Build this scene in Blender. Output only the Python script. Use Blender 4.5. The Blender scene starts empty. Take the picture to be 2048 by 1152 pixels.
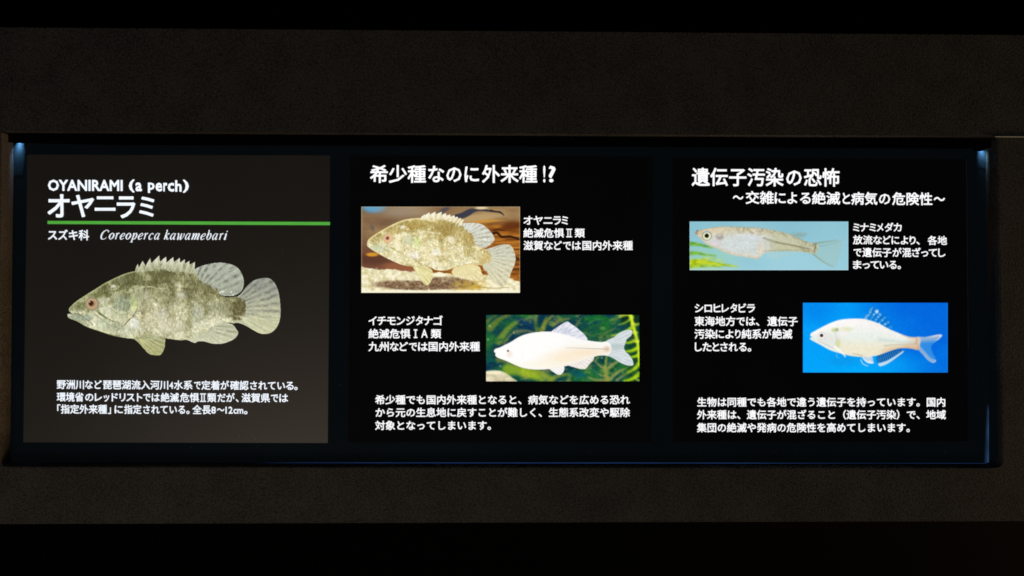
import bpy, math
import numpy as np
from mathutils import Matrix, Vector

SC = bpy.context.scene
COL = SC.collection

# ---------------------------------------------------------------- camera
# metres; wall runs along x, z is up, the camera looks along +y. 0.5 mm per photo pixel on the lit face.
FPX = 1480.0                                    # focal length in photo pixels (2048 wide)
CAM = Vector((0.0, -0.74, 0.0))
YAW, PITCH, ROLL = -0.01819, 0.0154, 0.00273


def rot_cam():
    c, s = math.cos(YAW), math.sin(YAW)
    a = np.array([[c, s, 0], [-s, c, 0], [0, 0, 1.0]])
    c, s = math.cos(PITCH), math.sin(PITCH)
    b = np.array([[1.0, 0, 0], [0, c, s], [0, -s, c]])
    c, s = math.cos(ROLL), math.sin(ROLL)
    r = np.array([[c, 0, s], [0, 1.0, 0], [-s, 0, c]])
    return r @ b @ a


RC = rot_cam()                                  # rows: right, forward, up
cam_data = bpy.data.cameras.new('camera')
cam_data.sensor_width = 36.0
cam_data.lens = FPX / 2048.0 * 36.0
cam_data.clip_start = 0.01
cam_data.clip_end = 100
cam = bpy.data.objects.new('camera', cam_data)
COL.objects.link(cam)
M = Matrix([[RC[0, 0], RC[2, 0], -RC[1, 0], CAM.x], [RC[0, 1], RC[2, 1], -RC[1, 1], CAM.y], [RC[0, 2], RC[2, 2], -RC[1, 2], CAM.z], [0, 0, 0, 1]])
cam.matrix_world = M
SC.camera = cam

# ---------------------------------------------------------------- world, exposure, unseen lamps
w = bpy.data.worlds.new('World')
SC.world = w
w.use_nodes = True
w.node_tree.nodes['Background'].inputs[0].default_value = (0.9, 0.8, 0.7, 1)
w.node_tree.nodes['Background'].inputs[1].default_value = 0.002
SC.view_settings.view_transform = 'Standard'
SC.view_settings.look = 'None'
SC.view_settings.exposure = 0.0
SC.view_settings.gamma = 1.0
try: SC.view_settings.use_curve_mapping = False
except Exception: pass
SC.render.resolution_x, SC.render.resolution_y = 1024, 576
SC.cycles.filter_width = 1.7
SC.cycles.max_bounces = 4
SC.cycles.sample_clamp_indirect = 2.0


def area(name, loc, target, size, power, color, size_y=None):
    l = bpy.data.lights.new(name, 'AREA')
    l.energy = power; l.color = color; l.size = size
    if size_y: l.shape = 'RECTANGLE'; l.size_y = size_y
    o = bpy.data.objects.new(name, l); COL.objects.link(o)
    o.location = loc
    o.rotation_euler = (Vector(target) - Vector(loc)).to_track_quat('-Z', 'Y').to_euler()
    return o


# dim lamps added out of view: one low behind the viewer, one far to the right that rakes the left return of the opening
area('unseen_lamp', (-0.7, -2.2, -1.4), (-0.2, 0, -0.05), 0.7, 6.6, (1.0, 0.985, 0.955))
area('unseen_lamp', (1.9, -0.06, -0.25), (-0.5, 0, 0.0), 0.08, 22.0, (1.0, 0.60, 0.30))
# unseen warm lamp added to brighten the lower right of the first panel's film
area('unseen_lamp', (-0.38, -0.80, -0.47), (-0.17, 0, -0.2), 0.46, 0.50, (1.0, 0.60, 0.28))
# ---------------------------------------------------------------- the printed pictures (procedural painting, numpy only)
def catmull(pts, n=6, closed=True):
    p = np.array(pts, float); N = len(p); out = []
    rng = range(N) if closed else range(N - 1)
    for i in rng:
        if closed: a, b, c, d = p[(i - 1) % N], p[i], p[(i + 1) % N], p[(i + 2) % N]
        else: a, b, c, d = p[max(i - 1, 0)], p[i], p[i + 1], p[min(i + 2, N - 1)]
        for k in range(n):
            t = k / n
            out.append(0.5 * ((2 * b) + (c - a) * t + (2 * a - 5 * b + 4 * c - d) * t * t + (3 * b - a - 3 * c + d) * t ** 3))
    if not closed: out.append(p[-1])
    return np.array(out)


def sstep(a, b, x):
    t = np.clip((x - a) / (b - a + 1e-9), 0, 1)
    return t * t * (3 - 2 * t)


def hexc(c):
    return np.array(c, float)


class Canvas:
    """a print: vertex grid over target rect, painted in the coordinates of its own working sheet (scale s, origin o)"""
    def __init__(self, u0, v0, u1, v1, s, ou, ov, step=1.0, seed=1):
        self.nx = int(round((u1 - u0) / step)) + 1; self.ny = int(round((v1 - v0) / step)) + 1
        us = np.linspace(u0, u1, self.nx); vs = np.linspace(v0, v1, self.ny)
        self.U, self.V = np.meshgrid(us, vs)
        self.X = (self.U - ou) * s; self.Y = (self.V - ov) * s; self.s = s
        self.C = np.zeros((self.ny, self.nx, 3)); self.A = np.zeros((self.ny, self.nx))
        self.L = np.zeros((self.ny, self.nx), int); self.rs = np.random.RandomState(seed)

    def noise(self, sx, sy=None, octs=3, gain=0.55, X=None, Y=None):
        """value noise; sx, sy = cell size in sheet units; result about -1..1"""
        sy = sy or sx; X = self.X if X is None else X; Y = self.Y if Y is None else Y
        out = np.zeros(X.shape); amp = 1; tot = 0
        for o in range(octs):
            g = self.rs.rand(97, 97) * 2 - 1
            fx, fy = X / sx * 2 ** o + self.rs.rand() * 50 + 500, Y / sy * 2 ** o + self.rs.rand() * 50 + 500
            ix, iy = np.floor(fx).astype(int), np.floor(fy).astype(int)
            tx, ty = fx - ix, fy - iy; tx = tx * tx * (3 - 2 * tx); ty = ty * ty * (3 - 2 * ty)
            a = g[iy % 97, ix % 97]; b = g[iy % 97, (ix + 1) % 97]; c = g[(iy + 1) % 97, ix % 97]; d = g[(iy + 1) % 97, (ix + 1) % 97]
            out += amp * ((a * (1 - tx) + b * tx) * (1 - ty) + (c * (1 - tx) + d * tx) * ty); tot += amp; amp *= gain
        return out / tot * 1.6

    def mask(self, pts, soft=None, smooth=True, n=5):
        soft = self.s * 0.9 if soft is None else soft
        p = catmull(pts, n) if smooth else np.array(pts, float)
        m = soft * 2 + 4
        sel = (self.X > p[:, 0].min() - m) & (self.X < p[:, 0].max() + m) & (self.Y > p[:, 1].min() - m) & (self.Y < p[:, 1].max() + m)
        x = self.X[sel][:, None]; y = self.Y[sel][:, None]
        a = p; b = np.roll(p, -1, 0)
        ax, ay, bx, by = a[:, 0][None], a[:, 1][None], b[:, 0][None], b[:, 1][None]
        cr = ((ay > y) != (by > y)) & (x < (bx - ax) * (y - ay) / (by - ay + 1e-12) + ax)
        ins = (cr.sum(1) % 2) == 1
        dx, dy = bx - ax, by - ay
        t = np.clip(((x - ax) * dx + (y - ay) * dy) / (dx * dx + dy * dy + 1e-9), 0, 1)
        d = np.sqrt(((x - ax - t * dx) ** 2 + (y - ay - t * dy) ** 2).min(1))
        sd = np.where(ins, d, -d)
        out = np.zeros(self.X.shape); out[sel] = sstep(-soft / 2, soft / 2, sd)
        self.sd = np.full(self.X.shape, -1e3); self.sd[sel] = sd
        return out

    def line(self, pts, w0, w1=None, soft=None, smooth=True):
        soft = self.s * 0.9 if soft is None else soft
        w1 = w0 if w1 is None else w1
        p = catmull(pts, 5, False) if smooth and len(pts) > 2 else np.array(pts, float)
        wm = max(w0, w1) + soft + 2
        sel = (self.X > p[:, 0].min() - wm) & (self.X < p[:, 0].max() + wm) & (self.Y > p[:, 1].min() - wm) & (self.Y < p[:, 1].max() + wm)
        out = np.zeros(self.X.shape)
        if not sel.any(): return out
        x = self.X[sel][:, None]; y = self.Y[sel][:, None]
        a, b = p[:-1], p[1:]; n = len(a)
        dx, dy = (b - a)[:, 0][None], (b - a)[:, 1][None]
        t = np.clip(((x - a[:, 0][None]) * dx + (y - a[:, 1][None]) * dy) / (dx * dx + dy * dy + 1e-9), 0, 1)
        d = np.sqrt((x - a[:, 0][None] - t * dx) ** 2 + (y - a[:, 1][None] - t * dy) ** 2)
        w = w0 + (w1 - w0) * (np.arange(n)[None] + t) / n
        q = (w / 2 - d).max(1)
        out[sel] = sstep(-soft / 2, soft / 2, q)
        return out

    def ell(self, cx, cy, rx, ry, soft=0.2, ang=0):
        c, s = math.cos(ang), math.sin(ang)
        x, y = self.X - cx, self.Y - cy; x, y = x * c + y * s, -x * s + y * c
        r = np.sqrt((x / rx) ** 2 + (y / ry) ** 2)
        return sstep(1 + soft, 1 - soft, r)

    def put(self, col, a, label=None):
        col = np.broadcast_to(np.array(col, float), self.C.shape)
        self.C = self.C * (1 - a[..., None]) + col * a[..., None]
        self.A = np.maximum(self.A, a)
        if label is not None: self.L[a > 0.5] = label

    def soften(self, sig):
        k = np.arange(-4, 5); g = np.exp(-k ** 2 / (2 * sig ** 2)); g /= g.sum()
        for ax in (0, 1):
            P = np.pad(self.C, [(4, 4) if i == ax else (0, 0) for i in range(3)], mode='edge')
            n = self.C.shape[ax]
            self.C = sum(g[i] * np.take(P, range(i, i + n), axis=ax) for i in range(9))

    def mix(self, c0, c1, t):
        t = np.clip(t, 0, 1)[..., None]
        return hexc(c0) * (1 - t) + hexc(c1) * t

    def rays(self, cx, cy, freq, wob=0.0):
        th = np.arctan2(self.Y - cy, self.X - cx); r = np.hypot(self.X - cx, self.Y - cy)
        return np.sin(th * freq + wob * self.noise(60, 60, 2)), r, th


BODY, DORSAL, SPINY, TAIL, ANAL, PELVIC, EYE, PECTORAL = 1, 2, 3, 4, 5, 6, 7, 8
LABELS = {1: 'fish_body', 2: 'dorsal_fin', 3: 'spiny_dorsal_fin', 4: 'tail_fin', 5: 'anal_fin', 6: 'pelvic_fin', 7: 'eye', 8: 'pectoral_fin'}


def perch(cv, O, P):
    """a mottled perch. O = outlines, P = palette and feature places"""
    X, Y = cv.X, cv.Y
    # fins behind the body
    for key, lab, (cx, cy, fr), top, bot, dk in P['fins']:
        a = cv.mask(O[key], smooth=(key != 'spiny'), n=4); sd = cv.sd.copy()
        ray, r, th = cv.rays(cx, cy, fr, 0.8)
        y0, y1 = min(p[1] for p in O[key]), max(p[1] for p in O[key])
        t = (Y - y0) / (y1 - y0)
        col = cv.mix(top, bot, t * 1.2 - 0.1 + 0.12 * cv.noise(70, 50, 2))
        dash = sstep(-0.1, 0.75, ray) * (0.45 + 0.55 * cv.noise(40, 26, 2)) * P['dash'](t)
        col = col + (hexc(dk) - col) * np.clip(dash, 0, 0.8)[..., None] * 0.8
        col = col + 26 * np.clip(-ray - 0.35, 0, 1)[..., None] * (0.5 + 0.5 * cv.noise(30, 30, 2))[..., None]
        col = col + 12 * cv.noise(9, 9, 2)[..., None]
        col = col + sstep(10, 0, sd)[..., None] * P['rim']
        col = col + 60 * (cv.noise(12, 12, 1) > 0.93)[..., None] * sstep(0.45, 0.9, t)[..., None] * (lab == DORSAL)
        cv.put(np.clip(col, 0, 255), a, lab)
    # body
    fins = ((cv.L > 0) & (cv.A > 0.5)).astype(float)
    a = cv.mask(O['body']); sd = cv.sd.copy()
    a = np.minimum(a, sstep(-4, 4, sd - np.where(fins > 0.5, 30 * P['k'] * (0.55 + 0.6 * cv.noise(26, 26, 3, 0.7)), 0)))
    a = np.where((fins < 0.5), cv.mask(O['body']), a)
    tp = np.array(P['top'], float); bt = np.array(P['bot'], float)
    yt = np.interp(X, tp[:, 0], tp[:, 1]); yb = np.interp(X, bt[:, 0], bt[:, 1])
    v = np.clip((Y - yt) / (yb - yt + 1e-6), 0, 1)
    k = P['k']  # feature scale
    n1 = cv.noise(150 * k, 110 * k, 3); n2 = cv.noise(46 * k, 60 * k, 3); n3 = cv.noise(9 * k, 22 * k, 2); n4 = cv.noise(7 * k, 7 * k, 1)
    bars = np.zeros(X.shape)
    for bx, bw, st in P['bars']:
        bars += st * np.exp(-((X - bx + 40 * k * (v - 0.5) + 16 * cv.noise(50 * k, 50 * k, 2)) / bw) ** 2) * sstep(1.0, 0.55, v)
    t = P['t0'] + P['ramp'] * sstep(0.05, 0.75, v) + 0.17 * n1 + 0.24 * n2 + 0.17 * n3 + 0.10 * n4 - bars
    dark, mid, lit = P['cols']
    col = np.where((t < 0.5)[..., None], cv.mix(dark, mid, t * 2), cv.mix(mid, lit, t * 2 - 1))
    # warm flush low on the flank, scale glints
    flush = cv.ell(P['flush'][0], P['flush'][1], 190 * k, 80 * k, 0.8) * (0.5 + 0.5 * cv.noise(40, 30, 2))
    col = col + (hexc(P['flushc']) - col) * np.clip(flush, 0, 1)[..., None] * 0.4
    gl = (cv.noise(13 * k, 15 * k, 1) > 0.98) * (0.5 + 0.5 * cv.noise(60, 60, 1) > 0.55)
    col = col + 38 * gl[..., None]
    col = col - 30 * (cv.noise(9 * k, 13 * k, 1) > 1.05)[..., None] * sstep(0.9, 0.4, v)[..., None]
    mot = cv.noise(20 * k, 16 * k, 2, 0.8)
    col = col * (1 + 0.13 * mot * sstep(0.2, 0.6, np.abs(mot)))[..., None]
    cv.put(np.clip(col, 0, 255), a, BODY)
    A = lambda m: m * a
    # spiny fin's base blends into the back
    for x, y, rx, ry, c, al, so in P['spots']:
        edge = cv.noise(24 * k, 24 * k, 3, 0.7)
        m = sstep(1 + so, 1 - so, np.sqrt(((X - x) / rx) ** 2 + ((Y - y) / ry) ** 2) + 0.42 * edge)
        cc = hexc(c) + 16 * cv.noise(12 * k, 12 * k, 2)[..., None] + 20 * n3[..., None]
        cv.put(np.clip(cc, 0, 255), A(m) * al)
    for pts, w0, w1, c, al in P['lines']:
        m = cv.line(pts, w0, w1, soft=7) * np.clip(0.75 + 0.5 * cv.noise(22, 22, 2), 0, 1)
        cv.put(c, A(m) * al)
    # lit rim along the forehead
    m = sstep(P['rimw'], 2, sd) * sstep(0.35, 0.15, v) * sstep(P['rimx'] + 80, P['rimx'], X)
    cv.put(P['rimc'], A(m) * 0.8)
    m = sstep(12, 0, sd) * sstep(0.6, 0.9, v)
    cv.put(P['rimc'], A(m) * 0.45)
    ex, ey, er = P['eye']
    cv.put(P['eyec'][0], cv.ell(ex, ey, er * 1.16, er * 1.12, 0.08) * 0.85, EYE)
    cv.put(P['eyec'][1], cv.ell(ex - 3, ey + 2, er * 0.95, er * 0.93, 0.1), EYE)
    cv.put(P['eyec'][2], cv.ell(ex - 2, ey, er * 0.6, er * 0.56, 0.3) * 0.8)
    cv.put(P['eyec'][3], cv.ell(ex - 8, ey - 3, er * 0.4, er * 0.42, 0.18), EYE)
    cv.put((255, 235, 210), cv.ell(ex - 20, ey - 14, er * 0.1, er * 0.1, 0.4) * 0.7)
    cv.put((90, 60, 40), (cv.ell(ex, ey, er * 1.06, er * 1.04, 0.05) - cv.ell(ex, ey, er * 0.95, er * 0.93, 0.05)).clip(0, 1) * 0.35)


def paint_perch_cutout():
    cv = Canvas(132, 506, 566, 714, 4.096, 100, 480, 1.0, 11)
    O = dict(
        body=[(152, 575), (165, 545), (215, 500), (290, 450), (370, 400), (450, 350), (540, 305), (620, 272), (700, 252), (800, 240), (900, 235), (1000, 240), (1100, 252), (1190, 275), (1250, 325), (1320, 355), (1385, 400), (1405, 450), (1450, 468), (1520, 462), (1580, 470), (1612, 500), (1622, 560), (1605, 620), (1560, 662), (1500, 672), (1400, 690), (1330, 720), (1270, 765), (1200, 803), (1120, 815), (1060, 820), (940, 805), (800, 800), (690, 808), (590, 798), (500, 778), (400, 745), (300, 710), (220, 665), (152, 637), (143, 605), (172, 600)],
        spiny=[(697, 265), (696, 250), (702, 222), (718, 193), (728, 224), (757, 168), (782, 210), (820, 145), (830, 187), (893, 125), (902, 176), (950, 133), (954, 182), (1009, 138), (1014, 180), (1061, 144), (1064, 184), (1104, 155), (1104, 192), (1143, 167), (1141, 200), (1188, 176), (1184, 235), (1196, 240), (1240, 320), (1100, 330), (900, 320), (760, 300)],
        dorsal=[(1190, 240), (1230, 215), (1300, 195), (1380, 184), (1450, 190), (1520, 215), (1565, 265), (1588, 340), (1575, 405), (1540, 440), (1490, 458), (1420, 455), (1385, 440), (1330, 400), (1240, 350), (1205, 290)],
        tail=[(1530, 470), (1560, 440), (1600, 390), (1660, 335), (1730, 312), (1790, 312), (1835, 345), (1870, 420), (1885, 520), (1888, 610), (1870, 690), (1830, 745), (1780, 768), (1720, 765), (1660, 735), (1600, 700), (1540, 678), (1480, 675), (1500, 560)],
        anal=[(1110, 808), (1160, 790), (1260, 740), (1340, 700), (1400, 680), (1470, 682), (1505, 700), (1525, 730), (1542, 758), (1520, 800), (1470, 830), (1400, 850), (1330, 848), (1260, 830), (1215, 830), (1185, 842), (1140, 825)],
        pelvic=[(690, 800), (725, 840), (760, 880), (810, 932), (860, 943), (905, 940), (935, 890), (942, 840), (930, 795), (800, 770)])
    P = dict(k=1.0, ramp=0.44, t0=0.40, cols=((90, 88, 56), (162, 161, 118), (220, 218, 186)),
        top=[(140, 590), (215, 500), (370, 400), (540, 305), (700, 252), (900, 235), (1100, 252), (1250, 325), (1400, 430), (1620, 480)],
        bot=[(140, 610), (300, 710), (500, 778), (690, 808), (1060, 820), (1200, 803), (1330, 720), (1500, 672), (1620, 650)],
        bars=[(960, 70, 0.22), (1130, 50, 0.16), (1290, 60, 0.22), (820, 45, 0.12), (1420, 40, 0.1)],
        fins=[('spiny', SPINY, (1050, 900, 70), (218, 218, 196), (150, 152, 110), (130, 130, 96)),
              ('dorsal', DORSAL, (1120, 520, 46), (176, 180, 164), (164, 168, 150), (96, 100, 84)),
              ('tail', TAIL, (1430, 570, 44), (148, 150, 140), (204, 204, 164), (104, 106, 96)),
              ('anal', ANAL, (1180, 700, 46), (186, 188, 160), (206, 206, 176), (140, 142, 108)),
              ('pelvic', PELVIC, (700, 760, 40), (176, 178, 136), (170, 170, 118), (110, 112, 66))],
        dash=lambda t: sstep(0.85, 0.35, t) * 0.9 + 0.15, rim=22,
        flush=(860, 640), flushc=(214, 196, 160),
        spots=[(1550, 560, 84, 90, (98, 92, 58), 0.95, 0.35), (1450, 560, 60, 60, (140, 136, 102), 0.6, 0.6), (640, 330, 150, 46, (96, 98, 62), 0.75, 0.4), (1300, 400, 110, 70, (112, 108, 70), 0.6, 0.5),
               (420, 450, 110, 40, (104, 106, 60), 0.6, 0.5), (860, 300, 200, 40, (120, 118, 76), 0.5, 0.5), (250, 545, 60, 38, (100, 104, 60), 0.6, 0.5),
               (450, 495, 40, 32, (200, 200, 168), 0.9, 0.3), (545, 460, 44, 34, (190, 192, 156), 0.8, 0.3), (470, 572, 60, 36, (206, 208, 176), 0.9, 0.35),
               (430, 680, 56, 40, (196, 204, 172), 0.8, 0.4), (560, 600, 60, 42, (186, 190, 152), 0.7, 0.5), (530, 710, 60, 36, (168, 176, 150), 0.6, 0.5),
               (600, 522, 74, 62, (150, 158, 130), 0.9, 0.2), (686, 522, 26, 56, (184, 198, 130), 0.85, 0.35), (692, 558, 24, 18, (226, 228, 170), 0.9, 0.3),
               (690, 680, 38, 42, (224, 226, 210), 0.9, 0.25), (320, 420, 60, 20, (176, 180, 138), 0.7, 0.5), (760, 460, 70, 60, (176, 176, 144), 0.6, 0.6), (1000, 330, 60, 26, (112, 110, 76), 0.6, 0.6), (1160, 420, 40, 90, (118, 116, 80), 0.5, 0.6), (980, 480, 50, 90, (124, 122, 86), 0.5, 0.6), (640, 740, 90, 26, (206, 208, 182), 0.6, 0.5), (980, 700, 160, 50, (206, 202, 176), 0.5, 0.6), (1360, 560, 60, 60, (176, 176, 150), 0.5, 0.6), (920, 600, 46, 42, (206, 204, 188), 0.7, 0.5), (1080, 460, 34, 36, (206, 206, 186), 0.7, 0.5),
               (1210, 600, 50, 80, (190, 192, 178), 0.5, 0.6), (240, 640, 110, 28, (150, 160, 138), 0.8, 0.4), (800, 310, 34, 22, (188, 190, 150), 0.7, 0.5),
               (515, 380, 22, 11, (226, 226, 206), 0.9, 0.3), (1060, 375, 26, 12, (210, 208, 182), 0.8, 0.4)],
        lines=[([(640, 430), (700, 408), (760, 388), (830, 384), (900, 400), (960, 395)], 13, 8, (206, 206, 170), 0.75),
               ([(385, 582), (430, 618), (480, 648), (540, 676)], 18, 10, (88, 94, 46), 0.8),
               ([(360, 600), (420, 650), (500, 700), (560, 724)], 9, 6, (110, 116, 76), 0.6),
               ([(715, 560), (690, 612), (640, 662), (600, 706), (545, 742)], 9, 6, (74, 78, 48), 0.9),
               ([(660, 610), (640, 600), (560, 610), (500, 560)], 6, 5, (120, 132, 70), 0.6),
               ([(170, 600), (240, 610), (300, 650), (352, 694)], 9, 8, (92, 98, 66), 0.75),
               ([(200, 630), (270, 668), (340, 706)], 8, 5, (190, 196, 168), 0.7),
               ([(405, 455), (450, 430), (520, 420), (600, 400)], 12, 10, (92, 96, 52), 0.6),
               ([(520, 480), (510, 530), (540, 580)], 7, 6, (120, 126, 84), 0.6),
               ([(440, 765), (520, 778), (600, 800)], 9, 4, (70, 76, 46), 0.6),
               ([(150, 600), (172, 603), (185, 610)], 9, 5, (40, 42, 26), 0.9)],
        rimw=20, rimx=820, rimc=(190, 196, 142), eye=(345, 522, 50),
        eyec=((150, 152, 128), (190, 164, 124), (170, 124, 92), (58, 32, 24)))
    perch(cv, O, P)
    # pale spine tips and lead spines
    m = cv.mask(O['spiny'], smooth=False)
    sl = np.interp(cv.X, [700, 900, 1190], [252, 215, 225])
    cv.put((232, 232, 216), m * sstep(60, 0, cv.Y - (sl - 80)) * sstep(860, 760, cv.X) * 0.8)
    for k in range(9):
        x0 = 740 + k * 52
        tip = [(757, 172), (820, 150), (893, 130), (950, 138), (1009, 143), (1061, 150), (1104, 160), (1143, 172), (1186, 182)][k]
        cv.put((228, 226, 204), m * cv.line([tip, (tip[0] - 38, tip[1] + 95)], 9, 5, 5) * 0.75)
    for k in range(7):
        e = [(775, 900), (810, 925), (850, 938), (885, 930), (920, 900), (935, 860), (880, 905)][k]
        cv.put((214, 214, 150), cv.line([(735, 812), e], 5, 3, 4) * 0.7 * cv.mask(O['pelvic']))
    for k in range(9):
        e = (1640 + 24 * k, 742 - 12 * abs(k - 5))
        e = [(1600, 690), (1650, 726), (1700, 755), (1760, 760), (1810, 742), (1850, 700), (1875, 650), (1880, 600), (1640, 700)][k]
        cv.put((226, 226, 186), cv.line([(1580, 640), e], 5, 4, 4) * 0.55 * cv.mask(O['tail']))
    return cv


def paint_perch_photo():
    cv = Canvas(722.8, 413.5, 1039.8, 585.5, 5.76, 715, 400, 1.0, 23)
    X, Y = cv.X, cv.Y
    # driftwood and sand behind
    n = cv.noise(420, 120, 4)
    col = cv.mix((118, 90, 66), (168, 136, 90), 0.5 + 0.5 * n - 0.3 * sstep(300, 760, Y))
    cv.put(col, np.ones(X.shape), 0)
    cv.put((110, 64, 46), sstep(400, 620, Y) * sstep(900, 200, X) * 0.75)
    cv.put((92, 166, 214), cv.ell(190, 85, 130, 62, 0.5) * 0.9)
    cv.put((166, 150, 128), cv.ell(520, 130, 260, 70, 0.7) * 0.7)
    wob = cv.noise(300, 70, 3) * 60
    wood = sstep(980, 1350, X + 0.5 * Y + wob)
    st = np.sin((Y + 0.16 * X + 1.3 * cv.noise(260, 40, 3) * 34) / 13.0)
    wc = cv.mix((112, 58, 16), (206, 132, 44), 0.45 + 0.22 * st + 0.35 * cv.noise(180, 22, 3))
    cv.put(wc, wood * sstep(180, 330, Y) * 0.95)
    cv.put((196, 166, 116), cv.ell(1330, 215, 330, 46, 0.5, -0.12) * 0.75)
    cv.put((206, 150, 60), cv.ell(1480, 245, 170, 16, 0.5, -0.05) * 0.8)
    cv.put((96, 48, 18), cv.ell(1780, 300, 130, 46, 0.5, -0.1) * 0.9)
    cv.put((236, 214, 170), cv.ell(1430, 92, 70, 14, 0.5) * 0.95)
    cv.put((54, 56, 72), np.clip(cv.mask([(1100, 180), (1200, 145), (1300, 100), (1400, 112), (1490, 108), (1560, 128), (1640, 130), (1690, 180), (1630, 150), (1540, 140), (1420, 128), (1350, 140), (1290, 180), (1200, 215)], 12), 0, 1) * 0.95)
    cv.put((40, 26, 20), cv.line([(1530, 118), (1600, 134), (1650, 140), (1688, 178)], 18, 8, 8) * 0.95)
    cv.put((48, 26, 14), cv.line([(1560, 385), (1610, 378), (1660, 425), (1760, 420), (1866, 455)], 30, 24, 9) * 0.97)
    cv.put((70, 38, 18), cv.line([(1570, 350), (1620, 340), (1690, 352)], 18, 12, 9) * 0.9)
    cv.put((60, 30, 12), cv.line([(1810, 665), (1880, 690)], 40, 26, 14) * 0.9)
    cv.put((84, 44, 16), cv.line([(1790, 800), (1875, 790)], 30, 22, 12) * 0.85)
    cv.put((78, 72, 84), cv.ell(1000, 115, 70, 26, 0.5, -0.5) * 0.8)
    cv.put((104, 92, 88), cv.ell(170, 320, 22, 40, 0.5, -0.4) * 0.8)
    cv.put((84, 52, 40), sstep(600, 650, Y) * sstep(780, 700, Y) * sstep(480, 240, X) * 0.7)
    cv.put((226, 160, 44), cv.ell(170, 628, 70, 22, 0.4) * 0.9)
    cv.put((150, 92, 62), cv.ell(520, 775, 230, 55, 0.4, 0.05) * 0.95)
    # sand
    sy = np.interp(X, [40, 300, 640, 1500, 1750, 1870], [782, 800, 832, 860, 900, 940]) + 14 * cv.noise(60, 60, 2)
    sand = sstep(sy - 8, sy + 8, Y)
    gr = cv.noise(34, 30, 3)
    cv.put(np.clip(cv.mix((206, 192, 140), (252, 246, 214), 0.62 + 0.62 * gr), 0, 255), sand)
    sh = cv.ell(640, 985, 440, 56, 0.25, 0.03) + cv.ell(1060, 955, 300, 66, 0.25, 0.06)
    sh = np.clip(sh + 0.35 * cv.noise(40, 30, 2) * sh, 0, 1)
    cv.put(cv.mix((104, 78, 56), (158, 128, 96), 0.5 + 0.6 * cv.noise(22, 20, 2)), sh * sand)
    cv.put((206, 168, 60), (cv.ell(1300, 990, 190, 70, 0.5) * (0.55 + 0.6 * cv.noise(50, 30, 2)).clip(0, 1)) * sand * 0.9)
    cv.put((252, 246, 214), cv.ell(960, 845, 90, 36, 0.4) * sand)
    cv.put((252, 248, 220), sstep(1030, 1046, Y + 8 * gr) * 0.9)
    cv.put((170, 136, 60), cv.line([(1380, 1000), (1560, 1016), (1740, 1006)], 12, 9, 9) * 0.7)
    O = dict(
        body=[(110, 505), (128, 455), (190, 405), (270, 355), (350, 310), (440, 265), (540, 228), (640, 212), (730, 210), (850, 225), (950, 215), (1060, 225), (1150, 250), (1215, 285), (1265, 340), (1345, 385), (1365, 440), (1362, 510), (1420, 548), (1500, 572), (1545, 600), (1560, 660), (1535, 735), (1480, 765), (1420, 750), (1320, 745), (1200, 768), (1100, 790), (1000, 812), (900, 805), (830, 775), (640, 765), (520, 748), (400, 700), (300, 650), (210, 600), (150, 560), (115, 532)],
        spiny=[(720, 225), (740, 190), (772, 168), (776, 176), (828, 144), (834, 170), (896, 134), (900, 168), (970, 135), (965, 172), (1018, 152), (1020, 180), (1070, 166), (1068, 192), (1120, 176), (1120, 202), (1154, 192), (1160, 216), (1192, 208), (1186, 230), (1224, 226), (1205, 270), (1225, 310), (1060, 280), (900, 265), (760, 260)],
        dorsal=[(1190, 280), (1260, 265), (1360, 265), (1440, 285), (1510, 340), (1558, 400), (1578, 450), (1545, 500), (1480, 545), (1420, 545), (1360, 515), (1330, 430), (1300, 390), (1225, 350)],
        tail=[(1480, 575), (1560, 545), (1640, 520), (1710, 512), (1765, 525), (1800, 580), (1820, 660), (1810, 740), (1770, 830), (1740, 930), (1700, 990), (1640, 1005), (1580, 960), (1530, 890), (1490, 830), (1445, 775), (1460, 660)],
        anal=[(1130, 775), (1230, 755), (1330, 745), (1400, 765), (1430, 840), (1450, 900), (1380, 930), (1290, 920), (1210, 890), (1140, 880), (1085, 830)],
        pelvic=[(640, 760), (700, 755), (770, 765), (850, 795), (866, 860), (850, 930), (810, 980), (770, 970), (720, 900), (670, 830)])
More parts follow.
